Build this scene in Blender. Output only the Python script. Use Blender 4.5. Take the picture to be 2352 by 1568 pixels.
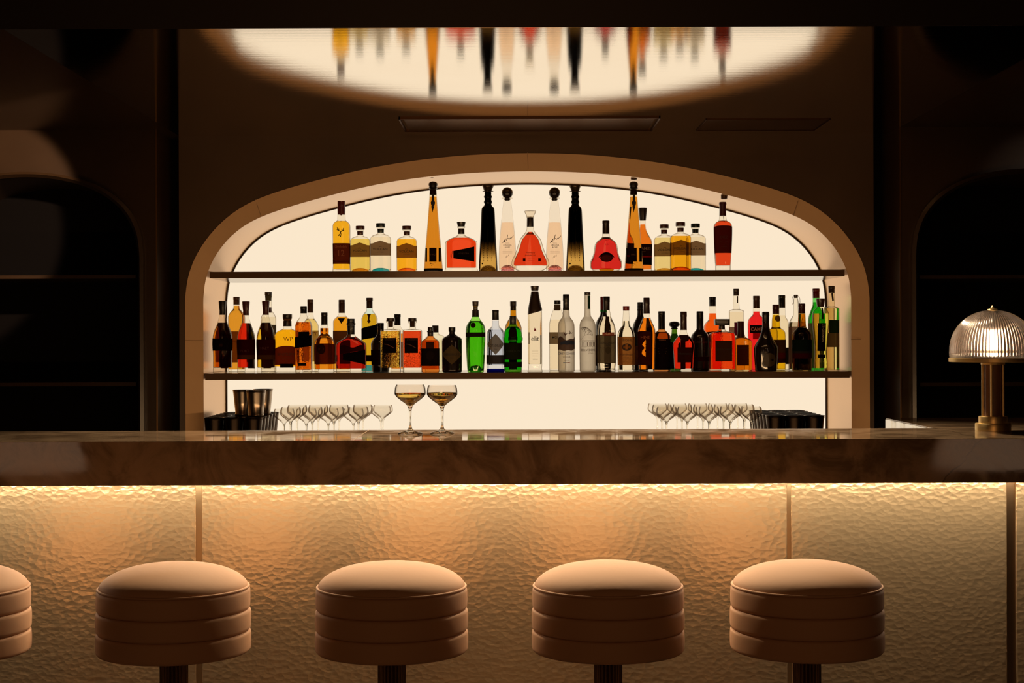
import bpy, bmesh, math, random
from mathutils import Vector
random.seed(7)
sc = bpy.context.scene
C = sc.collection
for o in list(bpy.data.objects): bpy.data.objects.remove(o)
PI = math.pi
# ---------------------------------------------------------------- camera
F = 3600.0; W = 2352.0; H = 1568.0; HZ = 777.0; EYE = 1.39; ROLL = -0.0035
cam_d = bpy.data.cameras.new('camera'); cam = bpy.data.objects.new('camera', cam_d); C.objects.link(cam)
cam_d.sensor_width = 36.0; cam_d.lens = 36.0 * F / W; cam_d.shift_y = -(784 - HZ) / W
cam_d.clip_start = 0.05; cam_d.clip_end = 60
cam.location = (0, 0, EYE); cam.rotation_euler = (PI / 2, -ROLL, 0)
sc.camera = cam
# ---------------------------------------------------------------- world, exposure
sc.view_settings.view_transform = 'Standard'; sc.view_settings.look = 'None'
sc.view_settings.gamma = 1; sc.view_settings.use_curve_mapping = False
sc.view_settings.exposure = 0.0
w = bpy.data.worlds.new('world'); sc.world = w; w.use_nodes = True
w.node_tree.nodes['Background'].inputs[0].default_value = (1.0, 0.55, 0.25, 1)
w.node_tree.nodes['Background'].inputs[1].default_value = 0.004
cy = sc.cycles
cy.use_denoising = True; cy.max_bounces = 24; cy.transmission_bounces = 20; cy.transparent_max_bounces = 64
cy.diffuse_bounces = 5; cy.glossy_bounces = 8; cy.sample_clamp_indirect = 4.0
cy.caustics_reflective = True; cy.caustics_refractive = True; cy.blur_glossy = 0.3

def lamp(name, kind, loc, rot, power, col, size=0.3, sy=None, spot=None, blend=0.5):
    d = bpy.data.lights.new(name, kind); d.energy = power; d.color = col
    if kind == 'AREA':
        d.size = size
        if sy: d.shape = 'RECTANGLE'; d.size_y = sy
    else:
        d.shadow_soft_size = size
        if spot: d.spot_size = spot; d.spot_blend = blend
    o = bpy.data.objects.new(name, d); C.objects.link(o); o.location = loc; o.rotation_euler = rot
    return o
def aim(o, tgt):
    v = Vector(tgt) - Vector(o.location); o.rotation_euler = v.to_track_quat('-Z', 'Y').to_euler()
PANEL_S = 1.0; LED_S = 57.0
# added warm area fill behind the camera, for walls, fascia and trim
a = lamp('room_fill', 'AREA', (-0.3, -2.2, 2.5), (0, 0, 0), 13, (1, .46, .18), 1.6); aim(a, (0, 5, 1.2))
a = lamp('work_light', 'AREA', (0.06, 5.08, 0.93), (0, 0, 0), 11, (1, .62, .30), 3.0, .03); aim(a, (0.06, 6.7, 1.25))
for x_ in (-.75, .07, .9):  # spots added to brighten the stool tops; no such fittings in the soffit
    a = lamp('stool_top_fill', 'SPOT', (x_, 5.25, 2.2), (0, 0, 0), 105, (1, .74, .47), .05, None, math.radians(100), .8); aim(a, (x_, 4.1, .8))
a = lamp('stand_in_spot', 'SPOT', (-1.15, 4.9, 2.2), (0, 0, 0), 250, (1, .74, .56), .02, None, math.radians(25), .2)  # added spot, stands in for the reflected bright patch at the left arch
aim(a, (-2.26, 6.54, 1.93))
a = lamp('stand_in_spot', 'SPOT', (2.9, 4.9, 2.2), (0, 0, 0), 2, (1, .70, .50), .02, None, math.radians(16), .5)  # added weak spot for the highlight on the right arch bead
aim(a, (2.2, 6.54, 2.02))

# ---------------------------------------------------------------- helpers
def P(px, py, D):
    u = (px - 1176.0) / F; v = (HZ - py) / F
    c, s = math.cos(ROLL), math.sin(ROLL)
    return Vector((D * (u * c - v * s), D, EYE + D * (u * s + v * c)))
def L(h):  # sRGB hex -> linear
    h = h.lstrip('#'); r = [int(h[i:i + 2], 16) / 255 for i in (0, 2, 4)]
    return tuple((x / 12.92 if x <= .04045 else ((x + .055) / 1.055) ** 2.4) for x in r)
def mesh_obj(name, bm, m, parent=None, smooth=True, sharp=35, loc=None):
    me = bpy.data.meshes.new(name); bm.normal_update(); bm.to_mesh(me); bm.free()
    if m: me.materials.append(m)
    if smooth:
        for p in me.polygons: p.use_smooth = True
        me.set_sharp_from_angle(angle=math.radians(sharp))
    o = bpy.data.objects.new(name, me); C.objects.link(o)
    if parent: o.parent = parent
    if loc is not None: o.location = loc
    return o
def empty(name, loc, label, cat, group=None):
    o = bpy.data.objects.new(name, None); C.objects.link(o); o.location = loc; o.empty_display_size = .05
    tag(o, label, cat, group); return o
def tag(o, label, cat, group=None):
    o['label'] = label; o['category'] = cat
    if group: o['group'] = group
    return o
def struct(o): o['kind'] = 'structure'; return o
def copy_tree(o, parent=None):
    c = o.copy(); C.objects.link(c); c.parent = parent
    for ch in list(o.children): copy_tree(ch, c)
    return c
def box(bm, x0, x1, y0, y1, z0, z1, bev=0):
    vs = [bm.verts.new((x, y, z)) for x in (x0, x1) for y in (y0, y1) for z in (z0, z1)]
    fs = [(0, 1, 3, 2), (4, 6, 7, 5), (0, 4, 5, 1), (2, 3, 7, 6), (0, 2, 6, 4), (1, 5, 7, 3)]
    ff = [bm.faces.new([vs[i] for i in f]) for f in fs]
    if bev:
        es = list({e for f in ff for e in f.edges})
        bmesh.ops.bevel(bm, geom=es, offset=bev, segments=3, affect='EDGES', profile=.6)
def boxo(name, x0, x1, y0, y1, z0, z1, m, parent=None, bev=0):
    bm = bmesh.new(); box(bm, x0, x1, y0, y1, z0, z1, bev); bmesh.ops.recalc_face_normals(bm, faces=bm.faces)
    return mesh_obj(name, bm, m, parent, smooth=False)
def pchip(xs, ys, x):
    n = len(xs)
    h = [xs[i + 1] - xs[i] for i in range(n - 1)]; d = [(ys[i + 1] - ys[i]) / h[i] for i in range(n - 1)]
    m = [0] * n; m[0] = d[0]; m[-1] = d[-1]
    for i in range(1, n - 1):
        if d[i - 1] * d[i] > 0:
            w1 = 2 * h[i] + h[i - 1]; w2 = h[i] + 2 * h[i - 1]; m[i] = (w1 + w2) / (w1 / d[i - 1] + w2 / d[i])
    if x <= xs[0]: return ys[0]
    if x >= xs[-1]: return ys[-1]
    i = 0
    while x > xs[i + 1]: i += 1
    t = (x - xs[i]) / h[i]
    return ((1 + 2 * t) * (1 - t) ** 2 * ys[i] + t * (1 - t) ** 2 * h[i] * m[i] + t * t * (3 - 2 * t) * ys[i + 1] + t * t * (t - 1) * h[i] * m[i + 1])
def sp(v, e): return math.copysign(abs(v) ** e, v)
def lathe(bm, rows, bmax=9, n=2, amax=None, segs=40, flute=None, closed=True):
    """rows: [(z, a)] bottom to top; superellipse sections, depth limited to bmax, round where narrow"""
    amax = amax or max(a for z, a in rows); rings = []
    for z, a in rows:
        k = min(1, max(0, (a / amax - .5) / .25)); nn = 2 + (n - 2) * k; b = min(a, bmax)
        ring = []
        for i in range(segs):
            t = 2 * PI * i / segs; f = 1
            if flute: f = 1 + flute[1] * (abs(math.cos(flute[0] * t / 2)) - .6) * min(1, a / amax)
            ring.append(bm.verts.new((a * sp(math.cos(t), 2 / nn) * f, b * sp(math.sin(t), 2 / nn) * f, z)))
        rings.append(ring)
    for r0, r1 in zip(rings, rings[1:]):
        for i in range(segs): bm.faces.new((r0[i], r0[(i + 1) % segs], r1[(i + 1) % segs], r1[i]))
    if closed:
        bm.faces.new(list(reversed(rings[0]))); bm.faces.new(rings[-1])
    return rings

# ---------------------------------------------------------------- materials
MC = {}
def newmat(name):
    m = bpy.data.materials.new(name); m.use_nodes = True; nt = m.node_tree
    for n in list(nt.nodes): nt.nodes.remove(n)
    out = nt.nodes.new('ShaderNodeOutputMaterial')
    return m, nt, out
def node(nt, typ, **kw):
    n = nt.nodes.new(typ)
    for k, v in kw.items():
        if k.startswith('i_'): n.inputs[k[2:].replace('_', ' ')].default_value = v
        else: setattr(n, k, v)
    return n
def c4(c): return (c[0], c[1], c[2], 1)
def pbr(name, col, rough=.5, metal=0, spec=.5, ior=1.5, coat=0, bump=None, emit=None):
    key = (name, col, rough, metal, coat)
    if key in MC: return MC[key]
    m, nt, out = newmat(name); b = node(nt, 'ShaderNodeBsdfPrincipled')
    b.inputs['Base Color'].default_value = c4(col); b.inputs['Roughness'].default_value = rough
    b.inputs['Metallic'].default_value = metal; b.inputs['IOR'].default_value = ior
    b.inputs['Specular IOR Level'].default_value = spec; b.inputs['Coat Weight'].default_value = coat
    b.inputs['Coat Roughness'].default_value = .08
    if bump:
        scx, strength, dist = bump
        tc = node(nt, 'ShaderNodeTexCoord'); mp = node(nt, 'ShaderNodeMapping'); mp.inputs['Scale'].default_value = scx
        nz = node(nt, 'ShaderNodeTexNoise'); nz.inputs['Scale'].default_value = 1; nz.inputs['Detail'].default_value = 4
        bp = node(nt, 'ShaderNodeBump'); bp.inputs['Strength'].default_value = strength; bp.inputs['Distance'].default_value = dist
        nt.links.new(tc.outputs['Object'], mp.inputs[0]); nt.links.new(mp.outputs[0], nz.inputs['Vector'])
        nt.links.new(nz.outputs['Fac'], bp.inputs['Height']); nt.links.new(bp.outputs[0], b.inputs['Normal'])
    nt.links.new(b.outputs[0], out.inputs[0]); MC[key] = m; return m
def emis(name, col, s):
    m, nt, out = newmat(name); e = node(nt, 'ShaderNodeEmission'); e.inputs[0].default_value = c4(col); e.inputs[1].default_value = s
    nt.links.new(e.outputs[0], out.inputs[0]); return m
def glass(tint=(.97, .95, .9), edge=.25, gloss=.10, e0=.62, tag_=''):
    key = ('glass', tint, edge, gloss, e0)
    if key in MC: return MC[key]
    m, nt, out = newmat('thin_glass'); lw = node(nt, 'ShaderNodeLayerWeight'); lw.inputs[0].default_value = .5
    r = node(nt, 'ShaderNodeValToRGB'); r.color_ramp.elements[0].color = c4(tint); r.color_ramp.elements[0].position = e0
    r.color_ramp.elements[1].color = c4([t * edge * k for t, k in zip(tint, (1, .8, .62))]); r.color_ramp.elements[1].position = .96
    tr = node(nt, 'ShaderNodeBsdfTransparent'); gl = node(nt, 'ShaderNodeBsdfGlossy'); gl.inputs['Roughness'].default_value = .04
    mx = node(nt, 'ShaderNodeMixShader'); pw = node(nt, 'ShaderNodeMath', operation='POWER'); pw.inputs[1].default_value = 4
    ml = node(nt, 'ShaderNodeMath', operation='MULTIPLY_ADD'); ml.inputs[1].default_value = gloss * 4; ml.inputs[2].default_value = gloss * .3
    k = nt.links.new
    k(lw.outputs['Facing'], r.inputs[0]); k(r.outputs[0], tr.inputs[0]); k(lw.outputs['Facing'], pw.inputs[0]); k(pw.outputs[0], ml.inputs[0])
    k(ml.outputs[0], mx.inputs[0]); k(tr.outputs[0], mx.inputs[1]); k(gl.outputs[0], mx.inputs[2]); k(mx.outputs[0], out.inputs[0])
    MC[key] = m; return m
def liquid(hexc, ior=1.33, bump=0):
    key = ('liq', hexc, ior, bump)
    if key in MC: return MC[key]
    m, nt, out = newmat('liquid'); b = node(nt, 'ShaderNodeBsdfPrincipled')
    col = tuple(max(.0005, x) ** .86 for x in L(hexc))
    b.inputs['Base Color'].default_value = c4(col); b.inputs['Transmission Weight'].default_value = 1
    b.inputs['Roughness'].default_value = 0; b.inputs['IOR'].default_value = ior
    if bump:
        tc = node(nt, 'ShaderNodeTexCoord'); v = node(nt, 'ShaderNodeTexVoronoi'); v.inputs['Scale'].default_value = 160
        bp = node(nt, 'ShaderNodeBump'); bp.inputs['Strength'].default_value = bump; bp.inputs['Distance'].default_value = .004
        nt.links.new(tc.outputs['Object'], v.inputs['Vector']); nt.links.new(v.outputs[0], bp.inputs['Height']); nt.links.new(bp.outputs[0], b.inputs['Normal'])
    nt.links.new(b.outputs[0], out.inputs[0]); MC[key] = m; return m
def paper(hexc, tr=.12, trc=None):
    key = ('paper', hexc, tr, trc)
    if key in MC: return MC[key]
    m, nt, out = newmat('paper_label'); d = node(nt, 'ShaderNodeBsdfDiffuse'); d.inputs[0].default_value = c4(L(hexc))
    t = node(nt, 'ShaderNodeBsdfTransparent'); t.inputs[0].default_value = c4(L(trc or hexc)); mx = node(nt, 'ShaderNodeMixShader'); mx.inputs[0].default_value = tr
    nt.links.new(d.outputs[0], mx.inputs[1]); nt.links.new(t.outputs[0], mx.inputs[2]); nt.links.new(mx.outputs[0], out.inputs[0]); MC[key] = m; return m
def frosted():
    if 'fr' in MC: return MC['fr']
    m, nt, out = newmat('frosted_glass'); t = node(nt, 'ShaderNodeBsdfTransparent'); t.inputs[0].default_value = (.93, .88, .8, 1)
    d = node(nt, 'ShaderNodeBsdfTranslucent'); d.inputs[0].default_value = (.8, .74, .65, 1)
    lw = node(nt, 'ShaderNodeLayerWeight'); lw.inputs[0].default_value = .5
    r = node(nt, 'ShaderNodeMapRange'); r.inputs[1].default_value = 0; r.inputs[2].default_value = 1; r.inputs[3].default_value = .32; r.inputs[4].default_value = .85
    mx = node(nt, 'ShaderNodeMixShader'); k = nt.links.new
    k(lw.outputs['Facing'], r.inputs[0]); k(r.outputs[0], mx.inputs[0]); k(t.outputs[0], mx.inputs[1]); k(d.outputs[0], mx.inputs[2]); k(mx.outputs[0], out.inputs[0])
    MC['fr'] = m; return m
def gradglass():   # glass blackened at the top, clear olive at the foot
    if 'gg' in MC: return MC['gg']
    m, nt, out = newmat('black_to_clear_glass'); tc = node(nt, 'ShaderNodeTexCoord'); s = node(nt, 'ShaderNodeSeparateXYZ')
    nz = node(nt, 'ShaderNodeTexNoise'); mp = node(nt, 'ShaderNodeMapping'); mp.inputs['Scale'].default_value = (420, 420, 22); nz.inputs['Scale'].default_value = 1
    ad = node(nt, 'ShaderNodeMath', operation='MULTIPLY_ADD'); ad.inputs[1].default_value = .06
    r = node(nt, 'ShaderNodeValToRGB'); e = r.color_ramp.elements
    e[0].position = .085; e[0].color = (.80, .62, .30, 1); e[1].position = .165; e[1].color = (.006, .004, .002, 1)
    e.new(.125).color = (.30, .2, .08, 1)
    t = node(nt, 'ShaderNodeBsdfTransparent'); g = node(nt, 'ShaderNodeBsdfGlossy'); g.inputs['Roughness'].default_value = .05
    mx = node(nt, 'ShaderNodeMixShader'); lw = node(nt, 'ShaderNodeLayerWeight'); lw.inputs[0].default_value = .15
    k = nt.links.new; k(tc.outputs['Object'], s.inputs[0]); k(tc.outputs['Object'], mp.inputs[0]); k(mp.outputs[0], nz.inputs['Vector'])
    k(nz.outputs['Fac'], ad.inputs[0]); k(s.outputs['Z'], ad.inputs[2]); k(ad.outputs[0], r.inputs[0]); k(r.outputs[0], t.inputs[0])
    k(lw.outputs['Fresnel'], mx.inputs[0]); k(t.outputs[0], mx.inputs[1]); k(g.outputs[0], mx.inputs[2]); k(mx.outputs[0], out.inputs[0]); MC['gg'] = m; return m
def plastic(hexc, rough=.35): return pbr('cap_' + hexc, L(hexc), rough, coat=.2)

def lacquer(name, c0, c1, rough, spec=.5, scale=(1.5, 1.5, 1.5), bumps=None, ior=1.5, metal=0):
    m, nt, out = newmat(name); b = node(nt, 'ShaderNodeBsdfPrincipled'); tc = node(nt, 'ShaderNodeTexCoord')
    mp = node(nt, 'ShaderNodeMapping'); mp.inputs['Scale'].default_value = scale; nz = node(nt, 'ShaderNodeTexNoise')
    nz.inputs['Scale'].default_value = 1; nz.inputs['Detail'].default_value = 6; nz.inputs['Roughness'].default_value = .6
    r = node(nt, 'ShaderNodeValToRGB'); r.color_ramp.elements[0].position = .35; r.color_ramp.elements[1].position = .7
    r.color_ramp.elements[0].color = c4(c0); r.color_ramp.elements[1].color = c4(c1); k = nt.links.new
    k(tc.outputs['Object'], mp.inputs[0]); k(mp.outputs[0], nz.inputs['Vector']); k(nz.outputs['Fac'], r.inputs[0]); k(r.outputs[0], b.inputs['Base Color'])
    b.inputs['Roughness'].default_value = rough; b.inputs['Specular IOR Level'].default_value = spec; b.inputs['IOR'].default_value = ior
    b.inputs['Metallic'].default_value = metal
    prev = None
    for (s, st, dist, det) in (bumps or []):
        mp2 = node(nt, 'ShaderNodeMapping'); mp2.inputs['Scale'].default_value = s; n2 = node(nt, 'ShaderNodeTexNoise'); n2.inputs['Scale'].default_value = 1; n2.inputs['Detail'].default_value = det
        bp = node(nt, 'ShaderNodeBump'); bp.inputs['Strength'].default_value = st; bp.inputs['Distance'].default_value = dist
        k(tc.outputs['Object'], mp2.inputs[0]); k(mp2.outputs[0], n2.inputs['Vector']); k(n2.outputs['Fac'], bp.inputs['Height'])
        if prev: k(prev.outputs[0], bp.inputs['Normal'])
        prev = bp
    if prev: k(prev.outputs[0], b.inputs['Normal'])
    k(b.outputs[0], out.inputs[0]); return m
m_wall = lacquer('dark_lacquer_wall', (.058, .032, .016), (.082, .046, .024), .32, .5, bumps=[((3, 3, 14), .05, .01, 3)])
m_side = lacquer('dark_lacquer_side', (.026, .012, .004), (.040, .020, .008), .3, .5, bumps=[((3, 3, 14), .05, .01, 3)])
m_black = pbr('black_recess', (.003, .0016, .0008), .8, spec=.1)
m_ceil = lacquer('bronze_lacquer_ceiling', (.95, .87, .76), (.97, .90, .80), .045, .5, (3, 3, 3), [((1.2, 50, 1), .04, .003, 3), ((500, 500, 500), .07, .0005, 2)], metal=1)
m_header = pbr('header_black', (.014, .006, .002), .45)
m_trim = lacquer('arch_plaster', (.62, .38, .20), (.68, .43, .23), .55, .3, (2, 2, 2))
m_reveal = lacquer('niche_lining', (.78, .42, .14), (.81, .44, .155), .24, .5, (1, 1, 1), metal=.7)
m_shelf = pbr('shelf_lacquer', (.10, .052, .022), .12, spec=.6)
m_counter = None
# ---------------------------------------------------------------- key depths
D_F, D_CB, D_OPEN, D_INN, D_BACK, D_SIDE = 4.38, 4.883, 6.75, 6.80, 7.34, 6.54
Z_TOP = EYE - .2835; Z_BOT = Z_TOP - .1241; Z_CEIL = EYE + .876; Z_BC = .95
XC = (1211.5 - 1176) / F * D_OPEN
Z_S1 = EYE + .293 ; Z_S2 = EYE - .147      # tops of upper / lower shelf
X0, X1, ZH = -3.4, 3.4, 3.2

def half_arch(pts, D, cxp, zbot):
    q = []
    for px, py in pts:
        p = P(px, py, D); q.append((abs(P(cxp, py, D).x - p.x), p.z))
    return q
inner = [(467.5, 690), (468, 665), (470.5, 640), (481, 605), (502, 570), (532, 536), (563, 513), (596, 497), (637, 483), (695, 465), (752, 450), (820, 433), (875, 419), (959, 406), (1043, 398), (1118, 393.5), (1211.5, 391)]
outer = [(426, 690), (427, 662), (430, 633), (443, 592), (468, 552), (504, 507), (547, 476), (586, 457), (624, 443), (695, 422), (752, 408), (820, 391), (875, 380), (968, 365), (1043, 357), (1118, 352), (1211.5, 350)]
def smooth(pts, n=5):
    out = []; N = len(pts)
    g = lambda i: pts[max(0, min(N - 1, i))]
    for i in range(N - 1):
        p0, p1, p2, p3 = g(i - 1), g(i), g(i + 1), g(i + 2)
        if i + 2 >= N: p3 = (-p1[0], p1[1])
        for k in range(n):
            t = k / n; out.append(tuple(.5 * ((2 * b) + (c - a) * t + (2 * a - 5 * b + 4 * c - d) * t * t + (3 * b - a - 3 * c + d) * t ** 3) for a, b, c, d in zip(p0, p1, p2, p3)))
    out.append(pts[-1]); return out
def full_arch(pts, D, cxp, zb, xc):
    h = smooth(half_arch(pts, D, cxp, zb)); h[-1] = (0, h[-1][1])
    for _ in range(60):
        g = h[:]
        for i in range(1, len(h)):
            n_ = g[i + 1] if i + 1 < len(g) else (-g[i - 1][0], g[i - 1][1])
            h[i] = tuple(.25 * a_ + .5 * b_ + .25 * c_ for a_, b_, c_ in zip(g[i - 1], g[i], n_))
        h[-1] = (0, h[-1][1])
    h = [(h[0][0], zb)] + h
    return [(xc - a, z) for a, z in h] + [(xc + a, z) for a, z in reversed(h[:-1])]
A_in = full_arch(inner, D_INN, 1211.5, Z_BC, XC); A_out = full_arch(outer, D_OPEN, 1211.5, Z_BC, XC)
def strip(bm, A, ya, B, yb):
    va = [bm.verts.new((x, ya, z)) for x, z in A]; vb = [bm.verts.new((x, yb, z)) for x, z in B]
    for i in range(len(A) - 1): bm.faces.new((va[i], va[i + 1], vb[i + 1], vb[i]))
def wall_over(bm, A, y, ztop, xl, xr, zb):
    pts = [(xl, zb), (xl, zb)] ; q = lambda *v: bm.faces.new([bm.verts.new((x, y, z)) for x, z in v])
    xa, xb = A[0][0], A[-1][0]
    q((xl, zb), (xa, zb), (xa, ztop), (xl, ztop)); q((xb, zb), (xr, zb), (xr, ztop), (xb, ztop))
    for (x0, z0), (x1, z1) in zip(A, A[1:]):
        if abs(x1 - x0) > 1e-6: q((x0, z0), (x1, z1), (x1, ztop), (x0, ztop))
# back wall: centre bay with the arched opening, two dark channels, two side bays with dark arched openings
cx_ = lambda px, D: (px - 1176) / F * D
XA, XB = XC - 799.5 / F * D_OPEN, XC + 796 / F * D_OPEN
SA, SB = XC - 852 / F * D_SIDE, XC + 856 / F * D_SIDE
side = [(318, 600), (318, 570), (316, 538), (300, 500), (277, 472), (245, 447), (211, 430), (173, 418), (133, 411), (100, 407), (62, 405)]
SAc = cx_(62, D_SIDE); A_s = full_arch(side, D_SIDE, 62, .0, SAc)
A_sr = [(2 * XC - x, z) for x, z in reversed(A_s)]
bm = bmesh.new(); wall_over(bm, A_out, D_OPEN, Z_CEIL + .02, XA, XB, 0)
q = lambda *v: bm.faces.new([bm.verts.new(p) for p in v])
q((A_out[0][0], D_OPEN, 0), (A_out[-1][0], D_OPEN, 0), (A_out[-1][0], D_OPEN, Z_BC - .045), (A_out[0][0], D_OPEN, Z_BC - .045))
for xe, s in ((XA, -1), (XB, 1)):
    q((xe, D_OPEN, 0), (xe, D_OPEN + .1, 0), (xe, D_OPEN + .1, Z_CEIL), (xe, D_OPEN, Z_CEIL))
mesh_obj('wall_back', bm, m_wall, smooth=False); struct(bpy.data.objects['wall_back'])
for nm, A, xin, xout, s in (('wall_back_left', A_s, SA, X0, 1), ('wall_back_right', A_sr, SB, X1, -1)):
    bm = bmesh.new(); wall_over(bm, A, D_SIDE, Z_CEIL + .02, min(xin, xout), max(xin, xout), 0)
    A2 = [(x, z) for x, z in A]; strip(bm, A2, D_SIDE, A2, D_SIDE + .5)
    q = lambda *v: bm.faces.new([bm.verts.new(p) for p in v])
    q((xin, D_SIDE, 0), (xin, D_OPEN + .1, 0), (xin, D_OPEN + .1, Z_CEIL), (xin, D_SIDE, Z_CEIL))
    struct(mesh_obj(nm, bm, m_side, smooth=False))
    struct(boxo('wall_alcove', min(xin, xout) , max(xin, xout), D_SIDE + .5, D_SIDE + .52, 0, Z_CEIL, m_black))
    # thin raised bead round the dark arch
    bm = bmesh.new(); B = [(SAc + (x - SAc) * 1.06, z + .02 * (1 if z > 1.2 else 0)) for x, z in A_s]
    if s < 0: B = [(2 * XC - x, z) for x, z in reversed(B)]
    strip(bm, B, D_SIDE - .001, B, D_SIDE - .03); mid = [((x + u) / 2, (z + v) / 2) for (x, z), (u, v) in zip(A, B)]
    strip(bm, B, D_SIDE - .03, mid, D_SIDE - .036); strip(bm, mid, D_SIDE - .036, A, D_SIDE - .005); strip(bm, A, D_SIDE - .005, A, D_SIDE + .02)
    struct(mesh_obj('trim_' + ('2' if s > 0 else '3'), bm, m_side, sharp=25))
for xa, xb in ((SA, XA), (XB, SB)):
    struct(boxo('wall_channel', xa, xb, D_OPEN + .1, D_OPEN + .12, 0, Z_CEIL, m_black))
for xa in (SA, SB):
    struct(boxo('trim_4', xa - .003, xa + .003, D_SIDE - .004, D_SIDE, 0, Z_CEIL, pbr('bronze_edge', (.30, .16, .06), .3, 1)))
# splayed plaster surround of the lit arch + its lining
bm = bmesh.new(); strip(bm, A_out, D_OPEN - .004, A_in, D_INN); strip(bm, A_out, D_OPEN - .004, A_out, D_OPEN + .01)
struct(mesh_obj('trim_1', bm, m_trim, sharp=50))
for px, py, px2, py2 in ((586, 457, 600, 497), (1211.5, 350, 1213, 391), (1833, 461, 1822, 495), (426, 782, 467, 782), (1954, 779, 1996, 779)):
    a = P(px, py, D_OPEN - .005); b = P(px2, py2, D_INN - .001); d = (b - a).normalized(); n = Vector((0, -1, 0)); t = d.cross(n).normalized() * .0012
    bm = bmesh.new(); vs = [bm.verts.new(v) for v in (a + t + n * .002, a - t + n * .002, b - t + n * .002, b + t + n * .002)]; bm.faces.new(vs)
    r = bmesh.ops.extrude_face_region(bm, geom=bm.faces[:]); [setattr(v, 'co', v.co - n * .002) for v in r['geom'] if isinstance(v, bmesh.types.BMVert)]
    struct(mesh_obj('trim_joint', bm, pbr('joint', (.34, .2, .10), .6), smooth=False))
bm = bmesh.new(); strip(bm, A_in, D_INN, A_in, D_BACK - .012)
struct(mesh_obj('wall_niche', bm, m_reveal, sharp=50))
# lit panel; a dark strip paints the shadow gap round its edge
pan = empty('light_panel', (XC, D_BACK, Z_BC), 'large backlit cream panel filling the arched niche behind the bottles', 'light panel')
lc = lambda A: [(x - XC, z - Z_BC) for x, z in A]
def shrink(A, d):
    out = []
    for i, (x, z) in enumerate(A):
        if i in (0, len(A) - 1): out.append((x + (d if x < XC else -d), z)); continue
        (xa, za), (xb, zb) = A[i - 1], A[i + 1]; tx, tz = xb - xa, zb - za; l = math.hypot(tx, tz) or 1
        out.append((x + tz / l * d, z - tx / l * d))
    return out
A_p = shrink(A_in, .006)
bm = bmesh.new(); V = [bm.verts.new((x, 0, z)) for x, z in lc(A_in)]; bm.faces.new(V)
bmesh.ops.triangulate(bm, faces=bm.faces)
for f in bm.faces:
    if f.normal.y > 0: f.normal_flip()
mesh_obj('diffuser', bm, emis('panel_light', (.965, .80, .595), PANEL_S), pan, smooth=False)
bm = bmesh.new(); strip(bm, lc(A_in), -.012, lc(A_p), -.012); strip(bm, lc(A_p), -.012, lc(A_p), 0)
mesh_obj('shadow_gap_strip', bm, pbr('shadow_gap_dark', (.05, .022, .008), .5), pan, smooth=False)
# room
struct(boxo('floor', X0, X1, -3, 7.4, -.05, 0, lacquer('floor_stone', (.02, .012, .008), (.035, .02, .012), .25)))
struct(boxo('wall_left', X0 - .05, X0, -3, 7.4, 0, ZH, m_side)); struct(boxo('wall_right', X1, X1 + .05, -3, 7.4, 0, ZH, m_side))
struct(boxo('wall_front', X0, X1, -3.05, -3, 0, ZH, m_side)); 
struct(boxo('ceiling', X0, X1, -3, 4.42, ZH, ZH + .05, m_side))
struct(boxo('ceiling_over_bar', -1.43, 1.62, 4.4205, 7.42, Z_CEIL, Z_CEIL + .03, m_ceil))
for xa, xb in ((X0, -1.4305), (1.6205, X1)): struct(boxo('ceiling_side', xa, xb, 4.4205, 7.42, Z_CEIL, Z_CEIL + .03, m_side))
struct(boxo('wall_header', X0, X1, 4.42, 4.48, Z_CEIL + .0006, ZH + .05, m_header))
# flush ceiling hatch
v = empty('ceiling_vent', (.0725, 6.41, Z_CEIL), 'flush rectangular ceiling vent cover above the lit arch', 'ceiling vent')
def frame(name, x0, x1, y0, y1, t, h, m, par):
    bm = bmesh.new()
    for a in ((x0, x1, y0, y0 + t), (x0, x1, y1 - t, y1), (x0, x0 + t, y0, y1), (x1 - t, x1, y0, y1)): box(bm, a[0], a[1], a[2], a[3], -h, .001)
    return mesh_obj(name, bm, m, par, smooth=False)
m_vent = pbr('vent_bronze', (.12, .06, .03), .35, 1)
frame('frame', -.52, .52, -.19, .19, .006, .006, m_vent, v); boxo('slot', -.50, .50, -.172, -.160, -.004, .001, pbr('vent_slot', (.35, .2, .1), .25, 1), v)
boxo('cover', -.50, .50, -.15, .18, -.003, .001, pbr('vent_cover', (.30, .18, .10), .22, 1), v)
v = empty('ceiling_panel', (.98, 6.45, Z_CEIL), 'dark access panel outlined in the glossy ceiling, right of the vent', 'ceiling panel')
frame('frame', -.20, .30, -.17, .17, .003, .004, m_vent, v); boxo('cover', -.19, .29, -.16, .16, -.002, .001, pbr('vent_cover', (.30, .18, .10), .22, 1), v)

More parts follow.
